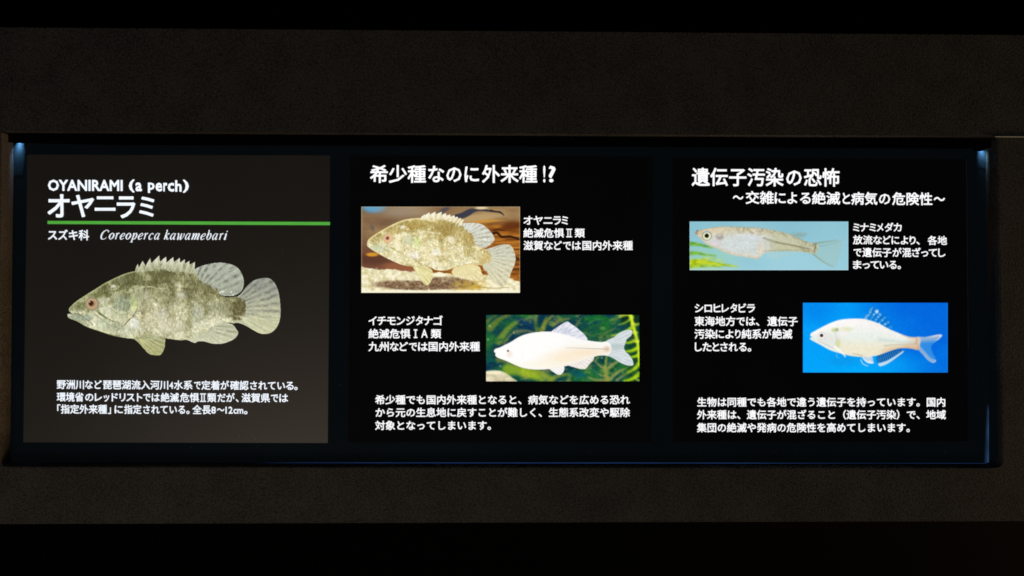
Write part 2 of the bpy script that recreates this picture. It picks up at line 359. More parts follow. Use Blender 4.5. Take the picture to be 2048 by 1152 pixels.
    P = dict(k=1.05, ramp=0.46, t0=0.34, cols=((156, 134, 70), (208, 194, 138), (244, 236, 200)),
        top=[(100, 500), (190, 405), (350, 310), (540, 228), (730, 210), (950, 215), (1150, 250), (1265, 340), (1365, 480), (1560, 600)],
        bot=[(100, 520), (210, 600), (400, 700), (640, 765), (900, 805), (1100, 790), (1320, 745), (1560, 730)],
        bars=[(1000, 60, 0.26), (1150, 55, 0.16), (1280, 50, 0.22), (800, 45, 0.12)],
        fins=[('spiny', SPINY, (1050, 900, 70), (250, 244, 220), (216, 200, 140), (196, 176, 110)),
              ('dorsal', DORSAL, (1120, 470, 44), (216, 218, 206), (206, 206, 188), (150, 142, 120)),
              ('tail', TAIL, (1400, 640, 42), (206, 206, 186), (222, 216, 180), (164, 156, 126)),
              ('anal', ANAL, (1160, 690, 44), (236, 224, 170), (236, 222, 176), (206, 186, 120)),
              ('pelvic', PELVIC, (640, 730, 44), (224, 216, 156), (232, 222, 166), (176, 158, 84))],
        dash=lambda t: 0.75, rim=14, flush=(860, 620), flushc=(244, 226, 176),
        spots=[(640, 300, 130, 40, (170, 144, 72), 0.85, 0.35), (1030, 350, 120, 70, (168, 144, 78), 0.75, 0.5), (1270, 430, 80, 80, (186, 160, 92), 0.55, 0.5),
               (1480, 680, 80, 80, (206, 182, 116), 0.7, 0.5), (860, 260, 180, 30, (196, 172, 100), 0.5, 0.5), (430, 360, 90, 34, (190, 164, 96), 0.55, 0.5),
               (465, 425, 44, 36, (250, 238, 196), 0.9, 0.3), (560, 415, 50, 36, (246, 236, 196), 0.9, 0.35), (450, 500, 66, 44, (250, 240, 200), 0.85, 0.4),
               (590, 465, 66, 60, (206, 206, 166), 0.8, 0.3), (685, 480, 30, 60, (208, 222, 144), 0.85, 0.35), (672, 530, 40, 14, (240, 244, 190), 0.8, 0.4),
               (660, 640, 52, 46, (250, 242, 226), 0.9, 0.35), (910, 600, 46, 40, (252, 246, 226), 0.8, 0.5), (1080, 460, 30, 40, (250, 240, 210), 0.8, 0.5),
               (520, 310, 40, 22, (252, 244, 220), 0.85, 0.4), (240, 560, 120, 34, (206, 212, 176), 0.8, 0.5), (960, 740, 90, 26, (246, 238, 196), 0.6, 0.5),
               (1400, 545, 70, 22, (252, 238, 190), 0.8, 0.5)],
        lines=[([(640, 392), (740, 370), (800, 364), (900, 382), (960, 385)], 15, 9, (252, 242, 200), 0.85),
               ([(380, 545), (440, 580), (520, 615)], 16, 9, (170, 146, 66), 0.75),
               ([(345, 575), (400, 610), (500, 650)], 9, 6, (190, 170, 100), 0.6),
               ([(620, 650), (670, 690), (740, 750), (780, 790)], 9, 6, (140, 122, 44), 0.85),
               ([(560, 745), (680, 765), (800, 772)], 10, 7, (166, 146, 60), 0.75),
               ([(1100, 785), (1200, 755), (1320, 735), (1430, 740), (1490, 775)], 10, 7, (176, 148, 56), 0.8),
               ([(130, 495), (230, 520), (300, 560), (360, 600)], 9, 7, (176, 170, 110), 0.7),
               ([(430, 370), (520, 365), (620, 350)], 10, 8, (176, 152, 84), 0.5)],
        rimw=30, rimx=820, rimc=(254, 236, 178), eye=(352, 441, 50),
        eyec=((236, 208, 160), (240, 194, 144), (232, 170, 132), (104, 76, 86)))
    perch(cv, O, P)
    for k in range(6):
        e = [(720, 890), (770, 950), (810, 965), (845, 920), (855, 870), (690, 840)][k]
        cv.put((252, 244, 190), cv.line([(665, 775), e], 7, 4, 5) * 0.8 * cv.mask(O['pelvic']))
    m = cv.mask(O['spiny'], smooth=False)
    for tip in [(776, 172), (828, 148), (896, 138), (970, 140), (1018, 156), (1070, 170), (1120, 180), (1154, 196), (1192, 212), (1224, 230)]:
        cv.put((254, 250, 232), m * cv.line([tip, (tip[0] - 60, tip[1] + 66)], 14, 8, 6) * 0.85)
    cv.put((252, 236, 200), np.clip(sstep(5, 0, X - 48) + sstep(6, 0, 1066 - Y) + sstep(5, 0, 1868 - X) + sstep(4, 0, Y - 80), 0, 1) * 0.5)
    return cv


def leafs(cv, specs):
    for x0, y0, x1, y1, w, c, al in specs:
        mx, my = (x0 + x1) / 2 + (y1 - y0) * 0.08, (y0 + y1) / 2 - (x1 - x0) * 0.08
        cv.put(c, cv.line([(x0, y0), (mx, my), (x1, y1)], w, w * 0.35, w * 0.5) * al)


def paint_white_fish():
    cv = Canvas(972.4, 629.8, 1278.6, 762.6, 6.4, 965, 620, 1.0, 37)
    X, Y = cv.X, cv.Y; one = np.ones(X.shape)
    w = cv.noise(260, 200, 3)
    cv.put(cv.mix((6, 52, 76), (34, 108, 50), 0.5 + 0.8 * w), one, 0)
    cv.put(cv.mix((6, 50, 84), (30, 110, 44), 0.5 + 0.7 * cv.noise(120, 90, 3)), sstep(1200, 1500, X) * sstep(420, 300, Y) * 0.6)
    olive, lime, tan = (112, 134, 42), (150, 176, 40), (150, 142, 74)
    leafs(cv, [(100, 230, 340, 60, 90, olive, .8), (210, 400, 480, 130, 95, (120, 146, 46), .85), (70, 440, 330, 380, 60, (40, 104, 50), .8),
               (60, 150, 180, 70, 50, (96, 120, 50), .7), (700, 250, 690, 90, 60, olive, .7), (760, 260, 900, 70, 70, (140, 140, 50), .8),
               (780, 240, 820, 90, 50, (120, 140, 40), .75), (420, 280, 700, 300, 50, (150, 140, 84), .6), (900, 190, 1110, 110, 60, tan, .7),
               (1000, 110, 960, 70, 60, (60, 120, 40), .7), (1190, 220, 1290, 80, 40, (100, 124, 60), .6), (1330, 110, 1700, 150, 70, (20, 110, 40), .8),
               (1300, 280, 1500, 190, 60, (30, 96, 56), .8), (1560, 240, 1720, 70, 50, (24, 116, 44), .7), (1500, 360, 1700, 240, 40, (110, 120, 60), .7),
               (1400, 330, 1640, 340, 40, (60, 110, 50), .6), (280, 430, 400, 290, 40, tan, .55), (1360, 170, 1560, 110, 30, (60, 140, 60), .6),
               (200, 640, 420, 700, 70, (110, 120, 56), .8), (330, 760, 760, 900, 150, lime, .8), (560, 800, 880, 880, 170, (160, 184, 40), .8),
               (420, 700, 700, 790, 60, (140, 150, 50), .7), (760, 800, 1080, 760, 50, (130, 136, 70), .6), (860, 900, 1100, 820, 70, (130, 150, 50), .8),
               (1100, 900, 1180, 760, 50, (100, 130, 60), .7), (60, 640, 180, 660, 60, (10, 96, 70), .7),
               (1600, 900, 1590, 590, 60, (150, 160, 60), .9), (1590, 760, 1430, 640, 36, (150, 150, 80), .85), (1600, 860, 1380, 740, 34, (150, 146, 84), .8),
               (1620, 740, 1800, 640, 40, (150, 156, 84), .85), (1640, 880, 1850, 740, 46, (156, 156, 84), .8), (1560, 900, 1330, 850, 46, (140, 140, 80), .8),
               (1720, 900, 1860, 820, 40, (150, 150, 90), .7), (1480, 610, 1330, 690, 24, (120, 140, 70), .6)])
    leafs(cv, [(1160, 800, 1340, 860, 70, (6, 84, 96), .8), (1230, 860, 1300, 800, 60, (10, 96, 110), .7), (480, 130, 640, 240, 80, (6, 50, 92), .75),
               (700, 200, 740, 170, 40, (10, 80, 60), .8), (860, 200, 900, 120, 50, (10, 84, 50), .7), (1400, 770, 1500, 860, 44, (10, 96, 70), .8),
               (430, 880, 480, 890, 60, (6, 80, 50), .8), (1500, 640, 1560, 690, 50, (6, 60, 60), .85), (1640, 800, 1740, 700, 44, (8, 74, 50), .8)])
    # bright water weed at the right
    vl = (176, 214, 20)
    cv.put((14, 40, 26), sstep(1740, 1800, X) * sstep(210, 120, Y) * 0.9)
    cv.put((12, 44, 26), sstep(1800, 1900, X) * 0.55)
    leafs(cv, [(1760, 80, 1890, 70, 40, (190, 214, 60), .95), (1900, 110, 1740, 190, 30, (150, 190, 40), .9), (1920, 220, 1650, 330, 48, (170, 206, 50), .95),
               (1950, 390, 1800, 420, 44, vl, .9), (1980, 490, 1830, 530, 52, vl, .95), (1990, 580, 1860, 600, 44, vl, .95),
               (2005, 690, 1860, 800, 60, vl, .95), (2005, 820, 1810, 910, 60, vl, .95), (1960, 190, 2010, 180, 40, vl, .9), (2004, 900, 1940, 860, 20, (220, 240, 60), .8)])
    cv.put((60, 110, 40), sstep(0.3, 0.9, cv.noise(60, 40, 2)) * sstep(1780, 1850, X) * 0.5)
    cv.put((196, 226, 20), cv.line([(1895, 60), (1925, 190), (1955, 300), (1985, 420), (1998, 560), (2005, 700)], 46, 26, 14))
    cv.put((226, 240, 90), cv.line([(1900, 60), (1930, 190), (1960, 300), (1988, 420), (2000, 560)], 14, 8, 10) * 0.8)
    for x, y in [(1905, 90), (1930, 185), (1955, 290), (1980, 400)]: cv.put((220, 240, 60), cv.ell(x, y, 34, 24, 0.4) * 0.8)
    # stone
    a = cv.mask([(30, 800), (120, 775), (230, 780), (310, 815), (370, 860), (430, 930), (30, 930)], 8)
    cv.put(cv.mix((196, 184, 150), (250, 240, 206), 0.45 + 0.5 * cv.noise(70, 40, 3) + 0.5 * sstep(840, 790, Y)), a, 0)
    for x, y in [(95, 205), (70, 378), (400, 290), (1527, 612), (230, 718), (1508, 398)]: cv.put((220, 240, 220), cv.ell(x, y, 9, 9, 0.5) * 0.8)
    cv.soften(1.0)
    cv.put((140, 150, 76), sstep(0.2, 0.9, cv.noise(110, 70, 3)) * sstep(200, 600, X) * 0.5)
    cv.put(cv.C + 10 * cv.noise(18, 14, 3)[..., None], one * 0.999)
    cv.C = np.clip(cv.C, 0, 255)
    dor = [(860, 290), (880, 275), (940, 230), (1020, 180), (1085, 148), (1130, 175), (1190, 215), (1250, 265), (1310, 320), (1340, 388), (1200, 385), (1050, 340)]
    tail = [(1570, 410), (1680, 350), (1760, 290), (1830, 260), (1890, 255), (1922, 278), (1900, 330), (1850, 370), (1830, 420), (1812, 480), (1830, 530), (1880, 580), (1920, 640), (1930, 700), (1890, 715), (1800, 690), (1720, 645), (1640, 600), (1570, 575), (1600, 500)]
    anal = [(1090, 700), (1200, 660), (1300, 620), (1420, 590), (1418, 640), (1370, 690), (1322, 750), (1260, 755), (1180, 735)]
    pel = [(855, 745), (940, 715), (1030, 700), (1047, 750), (1030, 800), (990, 830), (940, 815)]
    body = [(148, 530), (165, 498), (220, 480), (290, 445), (370, 405), (450, 355), (540, 315), (650, 290), (760, 278), (870, 278), (960, 290), (1050, 312), (1150, 338), (1250, 372), (1340, 388), (1430, 402), (1520, 410), (1590, 405), (1635, 440), (1650, 500), (1635, 550), (1600, 578), (1500, 582), (1420, 600), (1300, 640), (1200, 675), (1100, 708), (1000, 730), (860, 755), (720, 762), (600, 755), (500, 735), (400, 695), (300, 650), (200, 612), (165, 582), (168, 556)]
    for poly, lab, (cx, cy, fr), c0, c1 in [(dor, DORSAL, (700, 560, 60), (238, 238, 246), (196, 204, 220)), (tail, TAIL, (1480, 490, 56), (222, 228, 232), (190, 204, 206)),
                                           (anal, ANAL, (1000, 480, 60), (248, 242, 236), (222, 216, 206)), (pel, PELVIC, (860, 680, 30), (252, 250, 250), (236, 234, 230))]:
        a = cv.mask(poly); ray, r, th = cv.rays(cx, cy, fr, 0.7)
        cv.put(cv.mix(c0, c1, 0.3 + 0.4 * ray + 0.3 * cv.noise(50, 40, 2)), a, lab)
    md = cv.mask(dor)
    for x0, y0, x1, y1 in [(930, 245, 990, 215), (1000, 265, 1080, 215), (1040, 300, 1150, 235), (1110, 310, 1190, 270), (1150, 335, 1260, 300)]:
        cv.put((150, 156, 176), md * cv.line([(x0, y0), (x1, y1)], 9, 4, 7) * 0.6)
    mt = cv.mask(tail)
    cv.put((160, 182, 178), mt * cv.ell(1730, 470, 90, 40, 0.6) * 0.45)
    a = cv.mask(body)
    cv.put((255, 254, 252), a, BODY)
    cv.put((252, 232, 200), a * cv.ell(1120, 590, 330, 100, 0.8, -0.18) * 0.75)
    cv.put((250, 222, 184), a * cv.ell(1420, 540, 200, 40, 0.8) * 0.5)
    cv.put((252, 246, 226), a * cv.ell(760, 700, 300, 50, 0.8) * 0.6)
    cv.put((132, 138, 138), a * cv.line([(1060, 482), (1250, 488), (1420, 495), (1610, 500)], 3, 13, 9) * 0.6)
    cv.put((222, 184, 150), a * cv.ell(1592, 498, 40, 34, 0.8) * 0.75)
    sc = np.sin(X / 9.0 + Y / 11.0) * np.sin(X / 9.0 - Y / 8.0)
    cv.put((228, 222, 214), a * np.clip(sc, 0, 1) * sstep(800, 1300, X) * 0.45)
    cv.put((236, 230, 226), a * sstep(16, 3, cv.sd) * 0.4)
    cv.put((244, 226, 214), a * cv.ell(345, 565, 36, 40, 0.7) * 0.7)
    cv.put((244, 240, 226), a * cv.line([(490, 460), (515, 560), (500, 640)], 10, 6, 10) * 0.5)
    cv.put((120, 96, 96), cv.ell(327, 523, 14, 13, 0.3), EYE)
    cv.put((70, 52, 58), cv.ell(325, 522, 9, 9, 0.3), EYE)
    return cv


def paint_medaka():
    cv = Canvas(1379.4, 443.0, 1696.5, 540.2, 6.113, 1370, 435, 1.0, 41)
    X, Y = cv.X, cv.Y; one = np.ones(X.shape)
    cv.put(cv.mix((130, 186, 202), (156, 206, 220), 0.4 + 0.5 * (Y / 600) + 0.25 * cv.noise(500, 300, 2)), one, 0)
    cv.put((150, 206, 170), cv.ell(300, 480, 330, 120, 0.8) * 0.5)
    for pts, w0, w1, c in [([(50, 320), (130, 325), (230, 345), (330, 370)], 56, 10, (96, 160, 20)), ([(50, 440), (150, 435), (250, 455), (380, 470)], 50, 8, (112, 172, 30)),
                           ([(50, 560), (200, 540), (380, 565), (640, 600)], 95, 10, (176, 196, 10)), ([(50, 600), (250, 590), (450, 600)], 50, 14, (160, 190, 30)),
                           ([(230, 500), (350, 505), (480, 540)], 30, 10, (176, 206, 90))]:
        cv.put(np.clip(hexc(c) + 26 * cv.noise(50, 26, 2)[..., None], 0, 255), cv.line(pts, w0, w1, 30) * 0.9)
    cv.put((222, 226, 60), cv.line([(150, 545), (300, 560), (420, 580)], 26, 10, 20) * 0.7)
    cv.put((206, 226, 170), cv.ell(300, 640, 300, 12, 0.7) * 0.7)
    tail = [(1540, 320), (1600, 318), (1700, 302), (1800, 284), (1860, 270), (1900, 275), (1925, 305), (1915, 400), (1885, 500), (1840, 600), (1815, 606), (1740, 572), (1660, 530), (1600, 480), (1540, 435)]
    a = cv.mask(tail, 10); ray, r, th = cv.rays(1400, 370, 120, 0.5)
    cv.put(cv.mix((140, 190, 200), (176, 200, 186), 0.5 + 0.5 * ray), a * 0.6, TAIL)
    cv.put((126, 140, 110), cv.line([(1560, 320), (1700, 300), (1860, 275)], 22, 6, 12) * 0.6)
    cv.put((146, 152, 116), cv.line([(1560, 440), (1660, 520), (1740, 570), (1815, 605)], 18, 6, 12) * 0.75)
    cv.put((112, 130, 120), cv.line([(1640, 350), (1760, 330), (1900, 290)], 8, 4, 10) * 0.4)
    a = cv.mask([(1290, 190), (1380, 182), (1490, 184), (1480, 215), (1440, 245), (1350, 240)], 16)
    cv.put((150, 172, 160), a * 0.5, DORSAL)
    for k in range(5): cv.put((120, 140, 130), cv.line([(1330 + 20 * k, 225), (1400 + 24 * k, 184 + 8 * k)], 5, 3, 7) * 0.5)
    a = cv.mask([(1000, 430), (1200, 425), (1400, 420), (1330, 450), (1200, 475), (1100, 520), (1050, 500)], 24)
    cv.put((176, 206, 206), a * 0.45, ANAL)
    body = [(118, 190), (150, 165), (230, 145), (330, 125), (450, 110), (600, 112), (760, 120), (900, 126), (1000, 140), (1130, 165), (1250, 195), (1350, 235), (1450, 280), (1540, 312), (1610, 315), (1630, 360), (1605, 425), (1560, 440), (1480, 428), (1380, 415), (1250, 412), (1130, 415), (1000, 427), (950, 447), (925, 480), (870, 508), (800, 490), (700, 475), (600, 460), (500, 430), (400, 380), (300, 345), (220, 285), (150, 218)]
    a = cv.mask(body, 8); sd = cv.sd.copy()
    yt = np.interp(X, [118, 330, 600, 1000, 1350, 1600], [180, 125, 112, 140, 235, 315]); yb = np.interp(X, [118, 300, 600, 870, 1000, 1300, 1600], [200, 345, 460, 508, 427, 412, 430])
    v = np.clip((Y - yt) / (yb - yt), 0, 1)
    base = cv.mix((208, 202, 176), (212, 216, 206), sstep(0.1, 0.5, v) + 0.15 * cv.noise(60, 40, 3))
    cv.put(np.clip(base + 14 * cv.noise(10, 10, 2)[..., None], 0, 255), a, BODY)
    cv.put((192, 194, 164), a * sstep(960, 1100, X) * 0.7)
    cv.put((206, 200, 160), a * sstep(1000, 1200, X) * sstep(0.3, 0.6, v) * 0.35)
    cv.put((206, 216, 216), a * cv.ell(700, 330, 270, 120, 0.5) * 0.8)
    cv.put((222, 226, 236), a * cv.ell(830, 240, 170, 32, 0.6, 0.08) * (0.6 + 0.5 * cv.noise(16, 30, 2)).clip(0, 1))
    cv.put((216, 206, 214), a * cv.ell(380, 310, 70, 60, 0.6) * 0.6)
    cv.put((222, 200, 170), a * sstep(40, 4, sd) * sstep(0.5, 0.75, v) * sstep(1000, 920, X) * 0.8)
    cv.put((224, 204, 172), a * cv.ell(300, 160, 180, 40, 0.6) * 0.7)
    cv.put((216, 190, 150), a * cv.ell(180, 200, 70, 50, 0.7) * 0.6)
    cv.put((226, 206, 180), a * cv.ell(930, 380, 50, 80, 0.7) * 0.5)
    cv.C = np.clip(cv.C + (a * 11)[..., None] * cv.noise(22, 14, 2)[..., None], 0, 255)
    dk = (cv.noise(14, 13, 1) > 0.55) * sstep(0.32, 0.02, v) * sstep(400, 600, X)
    cv.put((140, 130, 96), a * dk * 0.7)
    dk = (cv.noise(15, 15, 1) > 0.5) * sstep(1300, 1500, X)
    cv.put((120, 112, 72), a * dk * 0.5)
    vs = np.sin(X / 5.5 - Y / 14) * sstep(980, 1060, X) * sstep(0.4, 0.6, v)
    cv.put((140, 136, 90), a * np.clip(vs, 0, 1) * 0.3)
    cv.put((106, 96, 60), a * cv.line([(960, 250), (1080, 290), (1200, 320), (1350, 345), (1520, 385)], 26, 9, 14) * 0.4)
    cv.put((80, 72, 46), a * cv.line([(1100, 300), (1250, 330), (1400, 358), (1520, 388)], 8, 7, 8) * 0.5)
    cv.put((110, 104, 62), a * cv.line([(960, 410), (1100, 404), (1250, 400), (1400, 400)], 10, 6, 12) * 0.4)
    cv.put((72, 70, 50), a * cv.line([(1600, 320), (1590, 370), (1580, 430)], 16, 10, 10) * 0.6)
    cv.put((112, 96, 70), a * cv.ell(425, 235, 46, 36, 0.5) * 0.45); cv.put((216, 206, 206), a * cv.ell(420, 218, 26, 18, 0.5) * 0.7)
    cv.put((120, 100, 84), a * cv.ell(138, 190, 20, 26, 0.6) * 0.55)
    cv.put((44, 36, 30), cv.ell(152, 163, 10, 7, 0.5) * 0.8)
    cv.put((150, 142, 116), a * sstep(12, 2, sd) * sstep(0.3, 0.1, v) * 0.5)
    cv.soften(0.9)
    cv.put((96, 100, 92), cv.ell(268, 224, 60, 57, 0.08) * 0.85, EYE)
    cv.put((226, 232, 206), cv.ell(268, 226, 52, 50, 0.1), EYE)
    cv.put((236, 226, 150), (cv.ell(268, 224, 46, 42, 0.1) - cv.ell(268, 224, 34, 32, 0.1)).clip(0, 1) * 0.6)
    cv.put((150, 190, 216), cv.ell(268, 178, 34, 9, 0.4) * 0.8)
    cv.put((22, 20, 12), cv.ell(266, 223, 27, 27, 0.12), EYE)
    cv.put((190, 226, 236), np.clip(sstep(5, 0, X - 60) + sstep(6, 0, 636 - Y) + sstep(5, 0, 1992 - X), 0, 1) * 0.6)
    return cv


def paint_bitterling():
    cv = Canvas(1606.0, 605.6, 1895.4, 745.0, 6.827, 1600, 600, 1.0, 53)
    X, Y = cv.X, cv.Y; one = np.ones(X.shape)
    base = cv.mix((0, 160, 250), (0, 104, 222), sstep(500, 1700, X + 0.35 * (500 - Y)) + 0.14 * cv.noise(300, 200, 2))
    cv.put(base, one, 0)
    cv.put((0, 122, 232), cv.ell(200, 120, 300, 160, 0.9) * 0.6)
    cv.put((0, 172, 252), cv.ell(950, 900, 700, 170, 0.9) * 0.7)
    cv.put((14, 140, 226), cv.ell(600, 830, 200, 60, 0.9) * 0.5)
    cv.put(np.clip(cv.C + 5 * cv.noise(10, 10, 2)[..., None], 0, 255), one)
    # spotted see-through dorsal fin
    dor = [(885, 265), (905, 210), (960, 120), (1000, 92), (1060, 140), (1130, 200), (1200, 268), (1255, 400), (1100, 345), (1000, 300)]
    a = cv.mask(dor, 14)
    cv.put((20, 128, 214), a * 0.45, DORSAL)
    ray, r, th = cv.rays(760, 640, 46, 0.5)
    rr = np.sin(r / 7.2 + 1.2 * cv.noise(50, 50, 2))
    cv.put((6, 80, 150), a * np.clip(-ray + 0.2, 0, 1) * 0.35)
    cv.put((170, 228, 250), a * np.clip(ray + 0.2, 0, 1) * np.clip(rr + 0.25, 0, 1) * (0.6 + 0.5 * cv.noise(40, 40, 2)).clip(0, 1))
    cv.put((120, 190, 236), a * np.clip(ray, 0, 1) * 0.3)
    cv.put((190, 216, 240), cv.line([(955, 200), (975, 140), (1000, 96)], 12, 7, 10) * 0.6)
    cv.put((236, 250, 250), cv.ell(1052, 160, 18, 26, 0.5, 0.4) * 0.9)
    cv.put((176, 186, 220), cv.line([(885, 262), (910, 215), (925, 205)], 22, 8, 10) * 0.8)
    # tail
    tail = [(1590, 505), (1700, 505), (1800, 490), (1890, 472), (1940, 480), (1900, 530), (1830, 585), (1790, 640), (1810, 720), (1840, 780), (1858, 832), (1820, 858), (1760, 830), (1690, 760), (1620, 680), (1640, 600)]
    a = cv.mask(tail, 9); sd = cv.sd.copy(); ray, r, th = cv.rays(1480, 600, 70, 0.6)
    cv.put((110, 186, 236), a * (0.42 + 0.22 * ray), TAIL)
    up = sstep(610, 520, Y - 0.1 * (1700 - X))
    cv.put((196, 196, 206), a * up * (0.72 + 0.2 * ray))
    cv.put((238, 236, 242), a * sstep(22, 4, sd) * sstep(1700, 1850, X) * up)
    low = cv.line([(1610, 640), (1700, 740), (1770, 810), (1830, 835)], 62, 46, 26)
    cv.put((186, 190, 206), a * low * 0.65)
    cv.put((222, 216, 232), a * cv.line([(1700, 770), (1770, 840), (1830, 850), (1850, 820)], 14, 12, 8) * 0.7)
    # anal fin, dark rays with a white hem
    an = [(1045, 755), (1160, 712), (1300, 672), (1400, 682), (1420, 704), (1340, 780), (1250, 840), (1180, 880), (1110, 905), (1070, 884)]
    a = cv.mask(an, 9)
    cv.put((10, 90, 170), a * 0.75, ANAL)
    for k in range(11):
        t = k / 10; x0, y0 = 1075 + 265 * t, 762 - 82 * t; x1, y1 = 1085 + 290 * t, 880 - 165 * t
        cv.put((6, 36, 92), a * cv.line([(x0 + 8, y0), (x1 + 8, y1)], 9, 7, 5) * 0.7)
        cv.put((150, 214, 244), a * cv.line([(x0, y0 + 8), (x1, y1)], 6, 5, 5) * 0.7)
    cv.put((216, 236, 248), a * cv.line([(1085, 888), (1180, 855), (1280, 795), (1410, 703)], 56, 20, 16) * 0.9)
    pl = cv.mask([(820, 765), (900, 755), (980, 765), (1002, 855), (960, 868), (900, 840), (860, 800)], 9)
    cv.put(cv.mix((226, 232, 244), (150, 190, 226), 0.4 + 0.4 * cv.noise(30, 40, 2)), pl, PELVIC)
    cv.put((252, 252, 252), cv.line([(860, 795), (920, 850), (1000, 858)], 10, 14, 6))
    cv.put((206, 228, 246), cv.line([(832, 815), (850, 860), (890, 888), (925, 898)], 14, 12, 8) * 0.9, PELVIC)
    cv.put((110, 186, 240), cv.line([(500, 740), (505, 780), (530, 785)], 14, 8, 8) * 0.8)
    body = [(140, 480), (155, 450), (200, 425), (280, 380), (360, 340), (450, 300), (560, 268), (700, 255), (830, 255), (900, 265), (1000, 292), (1100, 332), (1200, 388), (1300, 432), (1400, 472), (1500, 502), (1600, 508), (1645, 530), (1640, 600), (1615, 680), (1540, 667), (1450, 657), (1350, 662), (1260, 687), (1160, 722), (1060, 757), (950, 772), (850, 777), (720, 767), (600, 742), (500, 715), (400, 680), (300, 625), (200, 572), (145, 540), (136, 520), (162, 507), (146, 495)]
    a = cv.mask(body, 8); sd = cv.sd.copy()
    yt = np.interp(X, [140, 360, 560, 830, 1100, 1400, 1640], [470, 340, 268, 255, 332, 472, 515]); yb = np.interp(X, [140, 400, 720, 950, 1260, 1450, 1640], [540, 680, 767, 772, 687, 657, 680])
    v = np.clip((Y - yt) / (yb - yt), 0, 1)
    col = cv.mix((254, 250, 248), (232, 240, 232), sstep(0.05, 0.5, v))
    col = col + (hexc((240, 232, 206)) - col) * (sstep(0.45, 0.8, v) * sstep(440, 620, X) * 0.9)[..., None]
    col = col + (hexc((226, 190, 150)) - col) * (sstep(0.72, 0.95, v) * sstep(1000, 1300, X) * 0.8)[..., None]
    cv.put(np.clip(col + 5 * cv.noise(20, 16, 2)[..., None], 0, 255), a, BODY)
    sc = np.sin(X / 8.0 + Y / 10.0) * np.sin(X / 8.0 - Y / 7.0)
    cv.put((150, 150, 150), a * np.clip(sc - 0.35, 0, 1) * sstep(0.42, 0.0, v) * sstep(640, 950, X) * 0.9)
    cv.put((176, 176, 160), a * np.clip(sc - 0.3, 0, 1) * sstep(850, 1200, X) * 0.35)
    cv.put((150, 148, 120), a * cv.line([(1400, 474), (1500, 510), (1600, 520)], 22, 16, 14) * 0.45)
    cv.put((206, 222, 216), a * cv.line([(1080, 540), (1250, 560), (1450, 575), (1580, 580)], 44, 26, 22) * 0.6)
    cv.put((168, 160, 150), a * cv.line([(1150, 625), (1300, 612), (1450, 606), (1580, 600)], 14, 20, 14) * 0.5)
    cv.put((212, 172, 140), a * sstep(1380, 1640, X) * 0.5)
    cv.put((204, 160, 120), a * cv.line([(1600, 540), (1590, 590), (1612, 620), (1600, 670)], 30, 22, 26) * (0.65 + 0.3 * cv.noise(20, 20, 2)).clip(0, 1))
    cv.put((190, 196, 214), a * sstep(1618, 1640, X) * 0.8)
    cv.put((220, 180, 140), a * cv.ell(1500, 640, 130, 22, 0.7) * 0.6)
    cv.put((206, 208, 130), a * cv.ell(520, 590, 30, 60, 0.7) * 0.7); cv.put((206, 216, 140), a * cv.ell(620, 400, 80, 28, 0.8) * 0.6)
    cv.put((186, 200, 116), a * cv.ell(470, 410, 40, 26, 0.8) * 0.7); cv.put((136, 156, 110), a * cv.ell(505, 405, 20, 22, 0.6) * 0.7)
    cv.put((228, 222, 220), a * cv.ell(400, 530, 120, 70, 0.9) * 0.5)
    cv.put((252, 240, 240), a * cv.ell(590, 440, 60, 60, 0.8) * 0.6)
    cv.put((190, 176, 170), a * cv.line([(240, 545), (320, 590), (420, 640), (470, 660)], 9, 20, 14) * 0.5)
    cv.put((186, 186, 180), a * cv.line([(480, 440), (500, 520), (480, 600), (440, 640)], 9, 7, 9) * 0.5)
    cv.put((176, 150, 120), a * cv.line([(720, 735), (790, 745), (850, 762)], 12, 16, 10) * 0.55)
    cv.put((254, 252, 250), cv.line([(470, 640), (560, 705), (620, 775)], 34, 14, 12) * 0.9, PECTORAL)
    cv.soften(0.7)
    cv.put((206, 200, 196), cv.ell(300, 487, 52, 52, 0.08) * 0.8)
    cv.put((246, 240, 236), cv.ell(300, 487, 44, 44, 0.1), EYE)
    cv.put((58, 50, 50), cv.ell(295, 484, 24, 24, 0.14), EYE)
    cv.put((40, 150, 250), np.clip(sstep(5, 0, X - 42) + sstep(6, 0, 988 - Y) + sstep(5, 0, 2012 - X), 0, 1) * 0.5)
    return cv


# ---------------------------------------------------------------- helpers
def ray(u, v):
    """unit direction of a photo pixel (2048 x 1152)"""
    d = RC[0] * ((u - 1024.0) / FPX) + RC[1] - RC[2] * ((v - 576.0) / FPX)
    return d


def at(u, v, y=0.0):
    """where the line of sight of (u, v) meets the vertical sheet at depth y"""
    d = ray(u, v); t = (y - CAM.y) / d[1]
    return (CAM.x + d[0] * t, y, CAM.z + d[2] * t)


def at_arr(U, V, y):
    dx = RC[0][0] * (U - 1024.0) / FPX + RC[1][0] - RC[2][0] * (V - 576.0) / FPX
    dy = RC[0][1] * (U - 1024.0) / FPX + RC[1][1] - RC[2][1] * (V - 576.0) / FPX
    dz = RC[0][2] * (U - 1024.0) / FPX + RC[1][2] - RC[2][2] * (V - 576.0) / FPX
    t = (y - CAM.y) / dy
    return np.stack([CAM.x + dx * t, np.full(U.shape, y), CAM.z + dz * t], -1)


def lin(c):
    c = np.array(c, float) / 255.0
    return np.where(c <= 0.04045, c / 12.92, ((c + 0.055) / 1.055) ** 2.4)


def mesh_obj(name, verts, faces, mat=None, parent=None, **props):
    me = bpy.data.meshes.new(name)
    me.from_pydata([tuple(map(float, v)) for v in verts], [], faces)
    me.update()
    o = bpy.data.objects.new(name, me); COL.objects.link(o)
    if mat: me.materials.append(mat)
    if parent: o.parent = parent
    for k, v in props.items(): o[k] = v
    return o


